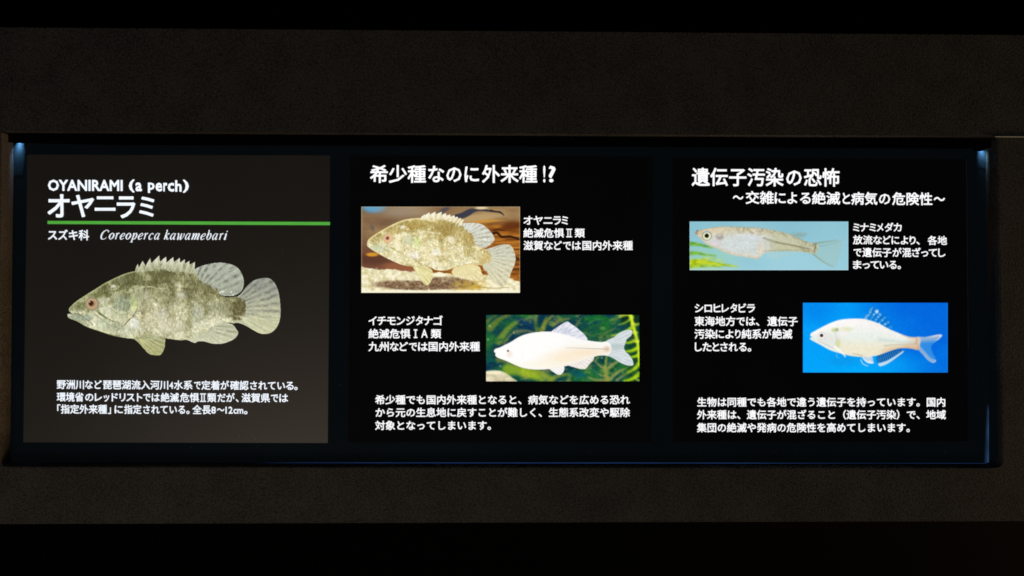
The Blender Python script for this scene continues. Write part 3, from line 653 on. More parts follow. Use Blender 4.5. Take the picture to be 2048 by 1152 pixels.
def thing(name, label, category, loc, group=None):
    o = bpy.data.objects.new(name, None); COL.objects.link(o)
    o.location = loc; o.empty_display_size = 0.02
    o['label'] = label; o['category'] = category
    if group: o['group'] = group
    return o


def own(child, root):
    """parent while the child keeps its world place"""
    child.parent = root
    child.matrix_parent_inverse = Matrix.Translation(-Vector(root.get('_loc', root.location)))
    return child


def prism(front, depth_back, bevel=0.0):
    """closed slab from a list of world points on its front sheet (counter-clockwise seen from -y) to depth y = depth_back"""
    n = len(front); v = [tuple(p) for p in front]
    if bevel:
        c = np.mean(np.array(front), 0); f2 = []
        for p in front:
            d = np.array(p) - c; L = np.hypot(d[0], d[2])
            f2.append(tuple(np.array(p) - d / L * bevel))
        v = f2 + [(p[0], p[1] + bevel, p[2]) for p in front] + [(p[0], depth_back, p[2]) for p in front]
        faces = [tuple(range(n))[::-1]]
        for r in range(2):
            for i in range(n):
                j = (i + 1) % n
                faces.append((r * n + i, r * n + j, (r + 1) * n + j, (r + 1) * n + i))
        faces.append(tuple(range(2 * n, 3 * n)))
        return v, faces
    v += [(p[0], depth_back, p[2]) for p in front]
    faces = [tuple(range(n))[::-1], tuple(range(n, 2 * n))]
    for i in range(n):
        j = (i + 1) % n
        faces.append((i, j, n + j, n + i))
    return v, faces


def box(x0, x1, y0, y1, z0, z1):
    v = [(x, y, z) for x in (x0, x1) for y in (y0, y1) for z in (z0, z1)]
    f = [(0, 1, 3, 2), (4, 6, 7, 5), (0, 4, 5, 1), (2, 3, 7, 6), (0, 2, 6, 4), (1, 5, 7, 3)]
    return v, f


# ---------------------------------------------------------------- materials
def new_mat(name):
    m = bpy.data.materials.new(name); m.use_nodes = True
    nt = m.node_tree; b = nt.nodes['Principled BSDF']
    try: m.cycles.emission_sampling = 'NONE'
    except Exception: pass
    return m, nt, b


def mat_speckled(name, c0, c1, scale=900, rough=0.75, bump=0.25, spec=0.3):
    m, nt, b = new_mat(name)
    tc = nt.nodes.new('ShaderNodeTexCoord')
    n = nt.nodes.new('ShaderNodeTexNoise'); n.inputs['Scale'].default_value = scale; n.inputs['Detail'].default_value = 4
    n2 = nt.nodes.new('ShaderNodeTexNoise'); n2.inputs['Scale'].default_value = 34; n2.inputs['Detail'].default_value = 4
    nt.links.new(tc.outputs['Object'], n.inputs['Vector']); nt.links.new(tc.outputs['Object'], n2.inputs['Vector'])
    v = nt.nodes.new('ShaderNodeTexVoronoi'); v.inputs['Scale'].default_value = scale * 0.22
    nt.links.new(tc.outputs['Object'], v.inputs['Vector'])
    mx = nt.nodes.new('ShaderNodeMath'); mx.operation = 'MULTIPLY_ADD'; mx.inputs[1].default_value = 0.78
    nt.links.new(n.outputs[0], mx.inputs[0])
    m2 = nt.nodes.new('ShaderNodeMath'); m2.operation = 'MULTIPLY'; m2.inputs[1].default_value = 0.22
    nt.links.new(n2.outputs[0], m2.inputs[0]); nt.links.new(m2.outputs[0], mx.inputs[2])
    r = nt.nodes.new('ShaderNodeValToRGB')
    r.color_ramp.elements[0].position = 0.40; r.color_ramp.elements[0].color = (*c0, 1)
    r.color_ramp.elements[1].position = 0.60; r.color_ramp.elements[1].color = (*c1, 1)
    nt.links.new(mx.outputs[0], r.inputs[0])
    fl = nt.nodes.new('ShaderNodeMath'); fl.operation = 'LESS_THAN'; fl.inputs[1].default_value = 0.16
    nt.links.new(v.outputs['Distance'], fl.inputs[0])
    mixc = nt.nodes.new('ShaderNodeMix'); mixc.data_type = 'RGBA'
    fm = nt.nodes.new('ShaderNodeMath'); fm.operation = 'MULTIPLY'; fm.inputs[1].default_value = 0.55
    nt.links.new(fl.outputs[0], fm.inputs[0]); nt.links.new(fm.outputs[0], mixc.inputs[0])
    nt.links.new(r.outputs[0], mixc.inputs[6]); mixc.inputs[7].default_value = (c0[0] * 0.3, c0[1] * 0.3, c0[2] * 0.3, 1)
    nt.links.new(mixc.outputs[2], b.inputs['Base Color'])
    b.inputs['Roughness'].default_value = rough
    b.inputs['Specular IOR Level'].default_value = spec
    bp = nt.nodes.new('ShaderNodeBump'); bp.inputs['Strength'].default_value = bump; bp.inputs['Distance'].default_value = 0.0004
    nt.links.new(n.outputs[0], bp.inputs['Height']); nt.links.new(bp.outputs[0], b.inputs['Normal'])
    return m


def mat_plain(name, c, rough=0.5, spec=0.3, emit=None, strength=1.0, noise=0.15, nscale=60):
    """plain surface with a little uneven colour; emit = colour of light passing through a backlit sheet"""
    m, nt, b = new_mat(name)
    tc = nt.nodes.new('ShaderNodeTexCoord')
    n = nt.nodes.new('ShaderNodeTexNoise'); n.inputs['Scale'].default_value = nscale; n.inputs['Detail'].default_value = 3
    nt.links.new(tc.outputs['Object'], n.inputs['Vector'])
    r = nt.nodes.new('ShaderNodeMapRange'); r.inputs['To Min'].default_value = 1 - noise; r.inputs['To Max'].default_value = 1 + noise
    nt.links.new(n.outputs[0], r.inputs[0])
    s = nt.nodes.new('ShaderNodeVectorMath'); s.operation = 'SCALE'; s.inputs[0].default_value = c
    nt.links.new(r.outputs[0], s.inputs['Scale']); nt.links.new(s.outputs[0], b.inputs['Base Color'])
    b.inputs['Roughness'].default_value = rough; b.inputs['Specular IOR Level'].default_value = spec
    if emit is not None:
        s2 = nt.nodes.new('ShaderNodeVectorMath'); s2.operation = 'SCALE'; s2.inputs[0].default_value = emit
        nt.links.new(r.outputs[0], s2.inputs['Scale']); nt.links.new(s2.outputs[0], b.inputs['Emission Color'])
        b.inputs['Emission Strength'].default_value = strength
    return m


def mat_print(name, strength=1.0):
    """transparent film print over a lamp: ink colour from the mesh, fine grain from noise"""
    m, nt, b = new_mat(name)
    a = nt.nodes.new('ShaderNodeAttribute'); a.attribute_name = 'ink'
    tc = nt.nodes.new('ShaderNodeTexCoord')
    n = nt.nodes.new('ShaderNodeTexNoise'); n.inputs['Scale'].default_value = 1500; n.inputs['Detail'].default_value = 2
    nt.links.new(tc.outputs['Object'], n.inputs['Vector'])
    r = nt.nodes.new('ShaderNodeMapRange'); r.inputs['To Min'].default_value = 0.9; r.inputs['To Max'].default_value = 1.1
    nt.links.new(n.outputs[0], r.inputs[0])
    s = nt.nodes.new('ShaderNodeVectorMath'); s.operation = 'SCALE'
    nt.links.new(a.outputs['Color'], s.inputs[0]); nt.links.new(r.outputs[0], s.inputs['Scale'])
    nt.links.new(s.outputs[0], b.inputs['Emission Color']); b.inputs['Emission Strength'].default_value = strength
    b.inputs['Base Color'].default_value = (0.01, 0.01, 0.01, 1); b.inputs['Roughness'].default_value = 0.5
    b.inputs['Specular IOR Level'].default_value = 0.1
    return m


M_WALL = mat_speckled('speckled_wall_laminate', (0.025, 0.0242, 0.0222), (0.072, 0.070, 0.064), scale=620, bump=0.5)
M_SEAM = mat_plain('pale_seam_highlight', (0.80, 0.80, 0.66), 0.6)  # pale colour standing for light on the seam edge
M_VOID = mat_plain('black_paint', (0.002, 0.002, 0.002), 0.9, 0.02)
M_RAIL = mat_plain('black_rubber', (0.002, 0.002, 0.0022), 0.9, 0.03)
M_FACE = mat_plain('dark_blue_acrylic', (0.003, 0.006, 0.010), 0.6, 0.05, emit=(0.0011, 0.0019, 0.0024), noise=0.3, nscale=9)
M_GLOW = mat_plain('corner_glow_tint', (0.013, 0.022, 0.030), 0.8, 0.02)  # paler tint for the patches that carry the corner glow
M_EDGE = mat_plain('leak_glow_emission', (0.05, 0.08, 0.12), 0.7, 0.1, emit=(0.010, 0.028, 0.095), noise=0.6, nscale=14)  # emission put in for the light leak along the edge
M_FILM1 = mat_plain('brown_black_film', (0.014, 0.012, 0.009), 0.46, 0.95, emit=(0.0042, 0.0036, 0.0029), noise=0.25, nscale=16)
M_FILM2 = mat_plain('black_film', (0.009, 0.009, 0.010), 0.7, 0.03, emit=(0.0005, 0.0005, 0.0006), noise=0.3, nscale=12)
M_TEXT = mat_plain('white_backlit_letter', (0.2, 0.2, 0.2), 0.6, 0.1, emit=(0.93, 0.93, 0.95), noise=0.05, nscale=40)
M_TEXT1 = mat_plain('cool_white_backlit_letter', (0.2, 0.2, 0.2), 0.6, 0.1, emit=(0.84, 0.89, 0.96), noise=0.05, nscale=40)
M_GREEN = mat_plain('green_backlit_ink', (0.05, 0.1, 0.03), 0.6, 0.1, emit=tuple(lin((78, 166, 60))), noise=0.12, nscale=60)
M_PRINT = mat_print('backlit_photo_print', 1.0)
M_DUST = mat_plain('grey_dust', (0.5, 0.48, 0.44), 0.9, 0.1, emit=(0.004, 0.004, 0.004))
M_CUT = mat_plain('clear_film_cut_edge', (0.08, 0.08, 0.08), 0.4, 0.4)

YW = -0.0175      # front of the wall; the lit face is at y = 0
# ---------------------------------------------------------------- the wall with its long opening
wall = bpy.data.objects.new('wall', None); COL.objects.link(wall); wall['kind'] = 'structure'


def W(u, v, y=YW): return at(u, v, y)



def span(u0, v0, u1, v1, x):
    """point at x on the straight horizontal edge seen through two photo pixels"""
    a, b = W(u0, v0), W(u1, v1)
    return (x, YW, a[2] + (b[2] - a[2]) * (x - a[0]) / (b[0] - a[0]))


XL, XR = -1.7, 1.7
v, f = prism([span(0, 54.5, 2048, 70, XL), span(0, 261.7, 2048, 273.2, XL), span(0, 261.7, 2048, 273.2, XR), span(0, 54.5, 2048, 70, XR)], 0.03, 0.0012)
mesh_obj('wall_panel', v, f, M_WALL, wall)


def arc(c, r, a0, a1, n=6):
    return [(c[0] + r * math.cos(math.radians(a0 + (a1 - a0) * k / n)), YW, c[1] + r * math.sin(math.radians(a0 + (a1 - a0) * k / n))) for k in range(n + 1)]


# lower wall: a U round the opening, with rounded lower corners
BL, BR = W(-3, 933), W(2005, 935)
TLc, TRc = W(4, 262), W(1994, 272.5)
r = 0.0065
inner = [TRc, (BR[0], YW, BR[2] + r)] + arc((BR[0] - r, BR[2] + r), r, 0, -90)[1:] + [W(1024, 934.5)] + arc((BL[0] + r, BL[2] + r), r, -90, -180) + [TLc]
# split into convex strips: left, right, bottom
def slab(name, pts, back=0.03, bevel=0.0, mat=M_WALL, parent=wall):
    v, f = prism(pts, back, bevel)
    return mesh_obj(name, v, f, mat, parent)


bl_arc = arc((BL[0] + r, BL[2] + r), r, 180, 270)
br_arc = arc((BR[0] - r, BR[2] + r), r, -90, 0)
ring = [span(0, 263.6, 2048, 274.4, XL), span(0, 1049, 2048, 1043, XL), span(0, 1049, 2048, 1043, XR), span(0, 263.6, 2048, 274.4, XR), W(1994, 274.1)] + br_arc[::-1] + [W(1024, 934.6)] + bl_arc[::-1] + [W(4, 263.8)]
from mathutils.geometry import tessellate_polygon
tri = tessellate_polygon([[Vector((p[0], p[2], 0)) for p in ring]])
nr = len(ring)
vv = [tuple(p) for p in ring] + [(p[0], 0.0445, p[2]) for p in ring]
ff = [tuple(t) for t in tri] + [(t[2] + nr, t[1] + nr, t[0] + nr) for t in tri] + [(i, (i + 1) % nr, nr + (i + 1) % nr, nr + i) for i in range(nr)]
me = bpy.data.meshes.new('wall_panel')
me.from_pydata(vv, [], ff)
import bmesh
bm = bmesh.new(); bm.from_mesh(me)
bmesh.ops.recalc_face_normals(bm, faces=bm.faces[:])
bmesh.ops.dissolve_limit(bm, angle_limit=0.001, verts=bm.verts[:], edges=bm.edges[:]) if False else None
bm.to_mesh(me); bm.free(); me.materials.append(M_WALL)
o = bpy.data.objects.new('wall_panel', me); COL.objects.link(o); o.parent = wall
bv = o.modifiers.new('bevel', 'BEVEL'); bv.width = 0.0012; bv.segments = 3; bv.limit_method = 'ANGLE'; bv.angle_limit = math.radians(50)
# pale strip added for the light caught on the seam edge at the right
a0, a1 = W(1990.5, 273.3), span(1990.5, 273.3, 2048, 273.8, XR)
mesh_obj('seam_highlight', *prism([(a0[0], YW - 0.0006, a0[2] + 0.00030), (a0[0], YW - 0.0006, a0[2] - 0.00030), (a1[0], YW - 0.0006, a1[2] - 0.00030), (a1[0], YW - 0.0006, a1[2] + 0.00030)], YW + 0.0012), M_SEAM, wall)

# black niches above and below the band of wall
zt, zb = W(1024, 62)[2], W(1024, 1047)[2]
recess = bpy.data.objects.new('niche', None); COL.objects.link(recess); recess['kind'] = 'structure'
mesh_obj('niche_back', *box(-1.75, 1.75, 0.30, 0.32, zt, zt + 0.35), M_VOID, recess)
mesh_obj('niche_back', *box(-1.75, 1.75, 0.30, 0.32, zb - 0.35, zb), M_VOID, recess)
mesh_obj('niche_shelf', *box(-1.75, 1.75, 0.032, 0.298, zt - 0.012, zt - 0.004), M_VOID, recess)
mesh_obj('niche_shelf', *box(-1.75, 1.75, 0.047, 0.298, zb + 0.004, zb + 0.012), M_VOID, recess)

# ---------------------------------------------------------------- the light box in the opening
LBX = at(1000, 930, 0.0)
light_box = thing('light_box', 'long black-framed light box set into the dark wall, holding the three backlit panels', 'light box', (LBX[0], 0.02, LBX[2]))


def part(o, root=light_box):
    o.parent = root
    o.matrix_parent_inverse = Matrix.Translation(-root.location)
    return o


def sub(o, p):
    o.parent = p
    return o


c = [at(26.5, 272), at(20.5, 928.5), at(1979.5, 928.0), at(1972.5, 285)]
part(mesh_obj('face_sheet', *prism(c, 0.006), M_FACE))
part(mesh_obj('case', *box(-0.515, 0.515, 0.0065, 0.044, c[2][2] - 0.004, 0.160), M_VOID))
# side returns of the case inside the wall opening
# (the wall slab itself shows on the left; on the right a dark acrylic jamb)
j0, j1 = at(1979.6, 929, 0.0), at(1973.0, 284, 0.0)
k0, k1 = W(2004.0, 933, YW + 0.0013), W(1993.2, 276, YW + 0.0013)
part(mesh_obj('side_jamb', [j0, k0, k1, j1], [(0, 1, 2, 3)], M_FACE))
# top rail: black bar in front of the face, ends at the returns
ry = -0.0085
rt = [at(15, 258, ry), at(15, 283.5, ry), at(27, 285.3, ry), at(210, 289.4, ry), at(640, 290.6, ry), at(1100, 292.5, ry), at(1700, 295.6, ry), at(1945, 296.8, ry), at(1953, 301.5, ry), at(1960, 302.6, ry), at(1966, 300.8, ry), at(1970, 297.5, ry), at(1989, 294.0, ry), at(1991.5, 291, ry), at(1990.5, 266, ry)]
part(mesh_obj('top_rail', *prism(rt, -0.0068), M_RAIL))

# light leaking along the bottom edge, added as a thin glowing strip
def strip(name, pts0, pts1, mat):
    n = len(pts0)
    v = pts0 + pts1
    f = [(i, i + 1, n + i + 1, n + i) for i in range(n - 1)]
    return mesh_obj(name, v, f, mat)


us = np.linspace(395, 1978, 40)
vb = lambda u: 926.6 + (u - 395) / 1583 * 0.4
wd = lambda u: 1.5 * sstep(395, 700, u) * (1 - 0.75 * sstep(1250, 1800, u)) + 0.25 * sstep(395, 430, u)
part(strip('leak_glow', [at(u, vb(u), -0.0004) for u in us], [at(u, vb(u) - wd(u), -0.0004) for u in us], M_EDGE))


def glow_mesh(name, U0, V0, U1, V1, fn, ny=40, nx=14, y=-0.0005):
    """frosted edge piece that passes the box's own light, bright at the outer edge"""
    U, V = np.meshgrid(np.linspace(U0, U1, nx), np.linspace(V0, V1, ny))
    C_, keep = fn(U, V)
    P = at_arr(U, V, y).reshape(-1, 3)
    faces = [(j * nx + i, (j + 1) * nx + i, (j + 1) * nx + i + 1, j * nx + i + 1) for j in range(ny - 1) for i in range(nx - 1) if keep[j, i]]
    o = mesh_obj(name, P, faces, M_PRINT)
    a = o.data.color_attributes.new('ink', 'FLOAT_COLOR', 'POINT')
    cc = np.ones((nx * ny, 4), np.float32); cc[:, :3] = C_.reshape(-1, 3)
    a.data.foreach_set('color', cc.ravel())
    return o


# ---------------------------------------------------------------- lettering
_tx = {}


def glyph_mesh(txt, weight):
    """flat glyph outlines from Blender's built-in font, fattened by a round pen run along every contour"""
    key = (txt, weight)
    if key in _tx: return _tx[key]
    cu = bpy.data.curves.new('glyph', 'FONT'); cu.body = txt; cu.size = 1.0; cu.resolution_u = 2
    ob = bpy.data.objects.new('glyph', cu); COL.objects.link(ob)
    bpy.context.view_layer.update()
    dg = bpy.context.evaluated_depsgraph_get()
    me = bpy.data.meshes.new_from_object(ob.evaluated_get(dg))
    n = len(me.vertices); co = np.zeros(n * 3); me.vertices.foreach_get('co', co); co = co.reshape(-1, 3)[:, :2]
    faces = [tuple(p.vertices) for p in me.polygons]
    bpy.data.objects.remove(ob); bpy.data.curves.remove(cu); bpy.data.meshes.remove(me)
    cnt = {}
    for f in faces:
        for i in range(len(f)):
            a, b = f[i], f[(i + 1) % len(f)]
            k = (a, b) if a < b else (b, a); cnt[k] = cnt.get(k, 0) + 1
    V = [co]; F = list(faces); m = n; used = set()
    for (a, b), c in cnt.items():
        if c != 1: continue
        d = co[b] - co[a]; L = np.hypot(*d)
        if L < 1e-6: continue
        nn = np.array([-d[1], d[0]]) / L * weight
        V.append(np.array([co[a] + nn, co[b] + nn, co[b] - nn, co[a] - nn])); F.append((m, m + 3, m + 2, m + 1)); m += 4
        for q in (a, b):
            if q not in used:
                used.add(q)
                an = np.arange(6) * math.pi / 3 + 0.3
                V.append(co[q] + np.stack([np.cos(an), np.sin(an)], 1) * weight); F.append(tuple(range(m, m + 6))); m += 6
    _tx[key] = (np.vstack(V), F)
    return _tx[key]


LX = {  # drawn glyphs: roman numerals with serifs
    'II': [(0, 0, 1, .13), (0, .87, 1, 1), (.2, .12, .38, .88), (.62, .12, .80, .88)],
    'I': [(0, 0, 1, .15), (0, .85, 1, 1), (.33, .13, .67, .87)],
}


def extrude2d(polys, z_of, name, mat, parent, y_front, thick):
    """polys: list of (co Nx2 in photo pixels, faces) -> one slightly raised mesh of backlit letters"""
    V, F = [], []
    k = 0
    for co, faces in polys:
        base = len(V)
        V += [tuple(p) for p in at_arr(co[:, 0], co[:, 1], y_front)]
        F += [tuple(base + i for i in f) for f in faces]
    return mesh_obj(name, V, F, mat)


def text_line(root, name, chunks, top, bot, slope=0.0, u_ref=0.0, weight=0.028, mat=None, y=-0.0013, thick=0.0005, em=None, label=None):
    """chunks: (text, x0, x1) ink extents in the photo, or (text, x0, None, pitch) for full-width setting.
    top / bot: ink rows of a kanji at u_ref; slope: rows per pixel along the line"""
    kt, kb = 0.86 + weight, -0.085 - weight           # ink rows of a full-height kanji in em
    polys = []
    sc = (bot - top) / (kt - kb)
    for ch in chunks:
        txt = ch[0]
        if txt in LX and len(ch) > 3 and ch[3] == 'drawn':
            x0, x1 = ch[1], ch[2]
            for a, b, c, d in LX[txt]:
                co = np.array([[x0 + a * (x1 - x0), bot - 0.04 * (bot - top) - b * 0.9 * (bot - top)], [x0 + c * (x1 - x0), bot - 0.04 * (bot - top) - b * 0.9 * (bot - top)],
                               [x0 + c * (x1 - x0), bot - 0.04 * (bot - top) - d * 0.9 * (bot - top)], [x0 + a * (x1 - x0), bot - 0.04 * (bot - top) - d * 0.9 * (bot - top)]])
                co[:, 1] += slope * (co[:, 0] - u_ref)
                polys.append((co, [(0, 1, 2, 3)]))
            continue
        co, faces = glyph_mesh(txt, weight)
        co = co.copy()
        if len(ch) == 4 and ch[2] is None:
            X = ch[1] + co[:, 0] * ch[3]
            Y = bot + (kb - co[:, 1]) * sc
        else:
            m0, m1 = co[:, 0].min(), co[:, 0].max()
            X = ch[1] + (co[:, 0] - m0) / (m1 - m0) * (ch[2] - ch[1])
            Y = bot + (kb - co[:, 1]) * sc
            if len(ch) == 5:                           # own ink rows
                n0, n1 = co[:, 1].min(), co[:, 1].max()
                Y = ch[4] - (co[:, 1] - n0) / (n1 - n0) * (ch[4] - ch[3])
        Y = Y + slope * (X - u_ref)
        polys.append((np.stack([X, Y], 1), faces))
    o = extrude2d(polys, None, name, mat or M_TEXT, None, y, thick)
    part(o, root)
    if label: o['label'] = label
    return o


def pen(pts, closed=False, n=8):
    """variable-width stroke: pts = (x, y, w) -> quads"""
    p = catmull(pts, n, closed)
    if closed: p = np.vstack([p, p[:1]])
    d = np.gradient(p[:, :2], axis=0); L = np.hypot(d[:, 0], d[:, 1])[:, None] + 1e-9
    nrm = np.stack([-d[:, 1], d[:, 0]], 1) / L
    a = p[:, :2] + nrm * p[:, 2:3] / 2; b = p[:, :2] - nrm * p[:, 2:3] / 2
    k = len(p)
    return np.vstack([a, b]), [(i, i + 1, k + i + 1, k + i) for i in range(k - 1)]


T, H = 0.20, 0.085
ITALIC = {
    'o': [([(.36, 1, H), (.10, .72, T), (.06, .35, T), (.30, 0, H), (.58, .30, T), (.62, .70, T)], True)],
    'c': [([(.66, .80, T), (.50, .99, H), (.22, .82, .14), (.08, .40, T), (.22, .04, T * .8), (.45, .03, H), (.64, .18, H)], False)],
    'e': [([(.12, .42, H), (.42, .50, H), (.62, .76, .13), (.52, .98, H), (.26, .86, .13), (.08, .44, T), (.20, .05, T * .8), (.42, .03, H), (.64, .20, H)], False)],
    'a': [([(.60, .92, H), (.40, 1, H), (.14, .70, .16), (.08, .28, T), (.22, .02, .13), (.44, .18, H), (.66, .60, H)], False), ([(.74, 1, .16), (.66, .55, .18), (.62, .18, .18), (.70, .02, .14), (.86, .16, H)], False)],
    'r': [([(.02, .82, H), (.18, .97, .14), (.20, .70, T), (.14, .0, T)], False), ([(.18, .45, H), (.34, .84, H), (.50, .99, .15), (.60, .90, .22)], False)],
    'p': [([(.04, .84, H), (.20, .97, .14), (.20, .60, T), (.12, -.42, T)], False), ([(-.06, -.44, .08), (.32, -.44, .08)], False), ([(.20, .50, H), (.40, .92, H), (.58, .96, .14), (.70, .66, T), (.60, .20, .17), (.40, .02, H), (.18, .12, H)], False)],
    'k': [([(.06, 1.44, H), (.20, 1.50, .12), (.20, 1.0, T), (.12, 0, T)], False), ([(.18, .42, H), (.40, .72, H), (.58, .97, .14), (.68, .86, .12)], False), ([(.24, .48, .08), (.40, .40, .18), (.52, .08, .17), (.64, .03, H), (.76, .18, H)], False)],
    'w': [([(.0, .86, H), (.12, .98, .13), (.20, .70, .18), (.22, .10, .18), (.28, .02, H), (.56, .60, H), (.62, .98, .12)], False), ([(.60, .98, .12), (.60, .55, .19), (.62, .08, .18), (.72, .02, H), (.98, .50, H), (1.02, .82, .13), (.94, .98, .14)], False)],
    'm': [([(.02, .84, H), (.16, .98, .13), (.18, .6, T), (.14, 0, T)], False), ([(.16, .40, H), (.36, .86, H), (.50, .98, .13), (.54, .60, T), (.48, 0, T)], False), ([(.50, .40, H), (.70, .86, H), (.86, .98, .13), (.90, .66, T), (.84, .14, T), (.92, .02, .1), (1.04, .16, H)], False)],
    'b': [([(.08, 1.46, H), (.20, 1.50, .12), (.20, 1.0, T), (.12, .22, T)], False), ([(.16, .45, H), (.36, .88, H), (.54, .97, .14), (.68, .66, T), (.58, .20, .16), (.36, .0, .09), (.13, .18, .12)], False)],
    'i': [([(.02, .84, H), (.16, .98, .13), (.18, .6, T), (.14, .14, T), (.20, .02, .1), (.34, .18, H)], False), ([(.13, 1.34, .2), (.25, 1.34, .2)], False)],
    'C': [([(.98, 1.10, .08), (.98, 1.40, .09)], False), ([(.96, 1.20, .10), (.80, 1.44, .09), (.52, 1.44, .12), (.20, 1.10, T), (.08, .60, .22), (.20, .14, .18), (.48, .0, .1), (.74, .08, .08), (.92, .30, .07)], False)],
}


def italic_line(root, word, x_height, base0, slope, mat):
    polys = []
    for ch, x0, x1 in word:
        cs, fs = [], []
        for pts, closed in ITALIC[ch]:
            co, fa = pen(pts, closed); fs.append(([tuple(i + sum(len(c) for c in cs) for i in f) for f in fa])); cs.append(co)
        co = np.vstack(cs); faces = [f for g in fs for f in g]
        co[:, 0] += co[:, 1] * 0.27
        m0, m1 = co[:, 0].min(), co[:, 0].max()
        X = x0 + (co[:, 0] - m0) / (m1 - m0) * (x1 - x0)
        Y = base0 - co[:, 1] * x_height + slope * (X - 200)
        polys.append((np.stack([X, Y], 1), faces))
    return part(extrude2d(polys, None, 'text_line', mat, None, -0.0013, 0.0005), root)


# ---------------------------------------------------------------- picture prints
def print_objects(cv, y, root, bgname, labels, cut=None, bg_label=None):
    """split one painted sheet into meshes by what each bit shows; returns dict"""
    P = at_arr(cv.U, cv.V, y)
    col = lin(np.clip(cv.C, 0, 255))
    ny, nx = cv.L.shape
    L = cv.L[:-1, :-1].copy()
    if cut is not None: L[cut[:-1, :-1] < 0.5] = -1
    out = {}
    for lab in np.unique(L):
        if lab < 0 or (lab == 0 and bgname is None): continue
        js, is_ = np.nonzero(L == lab)
        if len(js) < 4: continue
        q = np.stack([js * nx + is_, (js + 1) * nx + is_, (js + 1) * nx + is_ + 1, js * nx + is_ + 1], 1)
        uniq, inv = np.unique(q, return_inverse=True); inv = inv.reshape(q.shape)
        nm = bgname if lab == 0 else labels[lab]
        me = bpy.data.meshes.new(nm)
        me.vertices.add(len(uniq)); me.vertices.foreach_set('co', P.reshape(-1, 3)[uniq].ravel())
        me.loops.add(q.size); me.loops.foreach_set('vertex_index', inv.ravel().astype(np.int32))
        me.polygons.add(len(q)); me.polygons.foreach_set('loop_start', (np.arange(len(q)) * 4).astype(np.int32)); 
        try: me.polygons.foreach_set('loop_total', np.full(len(q), 4, np.int32))
        except Exception: pass
        me.update(calc_edges=True); me.validate()
        a = me.color_attributes.new('ink', 'FLOAT_COLOR', 'POINT')
        cc = np.ones((len(uniq), 4), np.float32); cc[:, :3] = col.reshape(-1, 3)[uniq]
        a.data.foreach_set('color', cc.ravel())
        me.materials.append(M_PRINT)
        o = bpy.data.objects.new(nm, me); COL.objects.link(o)
        out[lab] = o
    return out


def place_print(cv, root, cutout=False, label=None):
    if cutout:
        d = print_objects(cv, -0.0009, root, None, LABELS, cut=cv.A)
        body = d[BODY]; part(body, root); body['label'] = label
        for k, o in d.items():
            if k != BODY: o.parent = body
        return body
    d = print_objects(cv, -0.0011, root, 'photo_print', LABELS)
    bg = d[0]
    # the print's own thickness: a thin sheet behind it
    q = [(cv.U[0, 0], cv.V[0, 0]), (cv.U[-1, 0], cv.V[-1, 0]), (cv.U[-1, -1], cv.V[-1, -1]), (cv.U[0, -1], cv.V[0, -1])]
    part(bg, root); bg['label'] = label
    sheet = mesh_obj('print_backing', *prism([at(a, b, -0.00105) for a, b in q], -0.0005), M_FILM2); sheet.parent = bg
    for k, o in d.items():
        if k != 0: o.parent = bg
    return bg


def dust(root, pts, y=-0.0010):
    V, F = [], []
    for u, v_, r_ in pts:
        b_ = len(V)
        for k in range(5):
            an = k * 1.2566 + u
            V.append(at(u + r_ * math.cos(an), v_ + r_ * 0.7 * math.sin(an), y))
        F.append(tuple(range(b_, b_ + 5)))
    o = mesh_obj('dust', V, F, M_DUST); part(o, root); o['kind'] = 'stuff'
    return o


# ---------------------------------------------------------------- panel one: the perch
def panel(label, quad, film, front=-0.0008):
    """one printed information panel; quad = its corners in the photo TL, BL, BR, TR"""
    pts = [at(u, v, front) for u, v in quad]
    loc = ((pts[1][0] + pts[2][0]) / 2, -0.0002, min(pts[1][2], pts[2][2]))
    root = thing('information_panel', label, 'sign panel', loc, 'backlit fish information panels in the light box')
    part(mesh_obj('film_sheet', *prism(pts, -0.0001), film), root)
    return root


p1 = panel('leftmost brown-black panel with one large cut-out perch under a green line', [(55, 309.3), (46.5, 884.7), (655.5, 886), (660, 310.8)], M_FILM1)
p2 = panel('middle black panel with a perch photo and a white fish photo among green weed', [(700, 311), (696, 885), (1303, 884.7), (1306, 313.3)], M_FILM2)
p3 = panel('rightmost black panel with two blue-background fish photos under a two-line heading', [(1345, 314.7), (1345.3, 884), (1936, 883), (1932, 318.6)], M_FILM2)
WB = 0.019
K = dict(mat=M_TEXT1, weight=0.020)
text_line(p1, 'heading', [('OYANIRAMI', 95.9, 245.3, 359.2, 381.9), ('(', 257.5, 269.2, 358.3, 384.3), ('a', 270.9, 284.0, 364.2, 382.2), ('p', 295.8, 309.2, 364.6, 385.2), ('e', 311, 324.4, 364.6, 382.4), ('r', 326.5, 334.4, 364.6, 382.2), ('c', 335.4, 348.4, 364.8, 382.6), ('h', 350.2, 363.2, 359.6, 382.6), (')', 365.6, 377.6, 358.6, 384.6)], 358, 384, 0.003, 96, mat=M_TEXT1, weight=0.028)
text_line(p1, 'heading', [('オ', 95.1, 139.1, 388.4, 435), ('ヤ', 142.7, 188.1, 389.6, 434.4), ('ニ', 189.3, 230.9, 392.6, 421.6), ('ラ', 233.5, 270.5, 392.6, 436.6), ('ミ', 278.2, 308.5, 393.2, 433.4)], 388, 436, 0.0, 96, mat=M_TEXT1, weight=0.020)
q = [(95.0, 441.7), (95.0, 447.9), (659.6, 450.3), (659.8, 443.9)]
part(mesh_obj('green_line', *prism([at(a, b, -0.0012) for a, b in q], -0.0008), M_GREEN), p1)
text_line(p1, 'text_line', [('ス', 95.9, 114.2), ('ズ', 116.4, 135.4), ('キ', 137.6, 155.9), ('科', 157.4, 177.9)], 458.8, 480.6, 0.004, 96, **K)
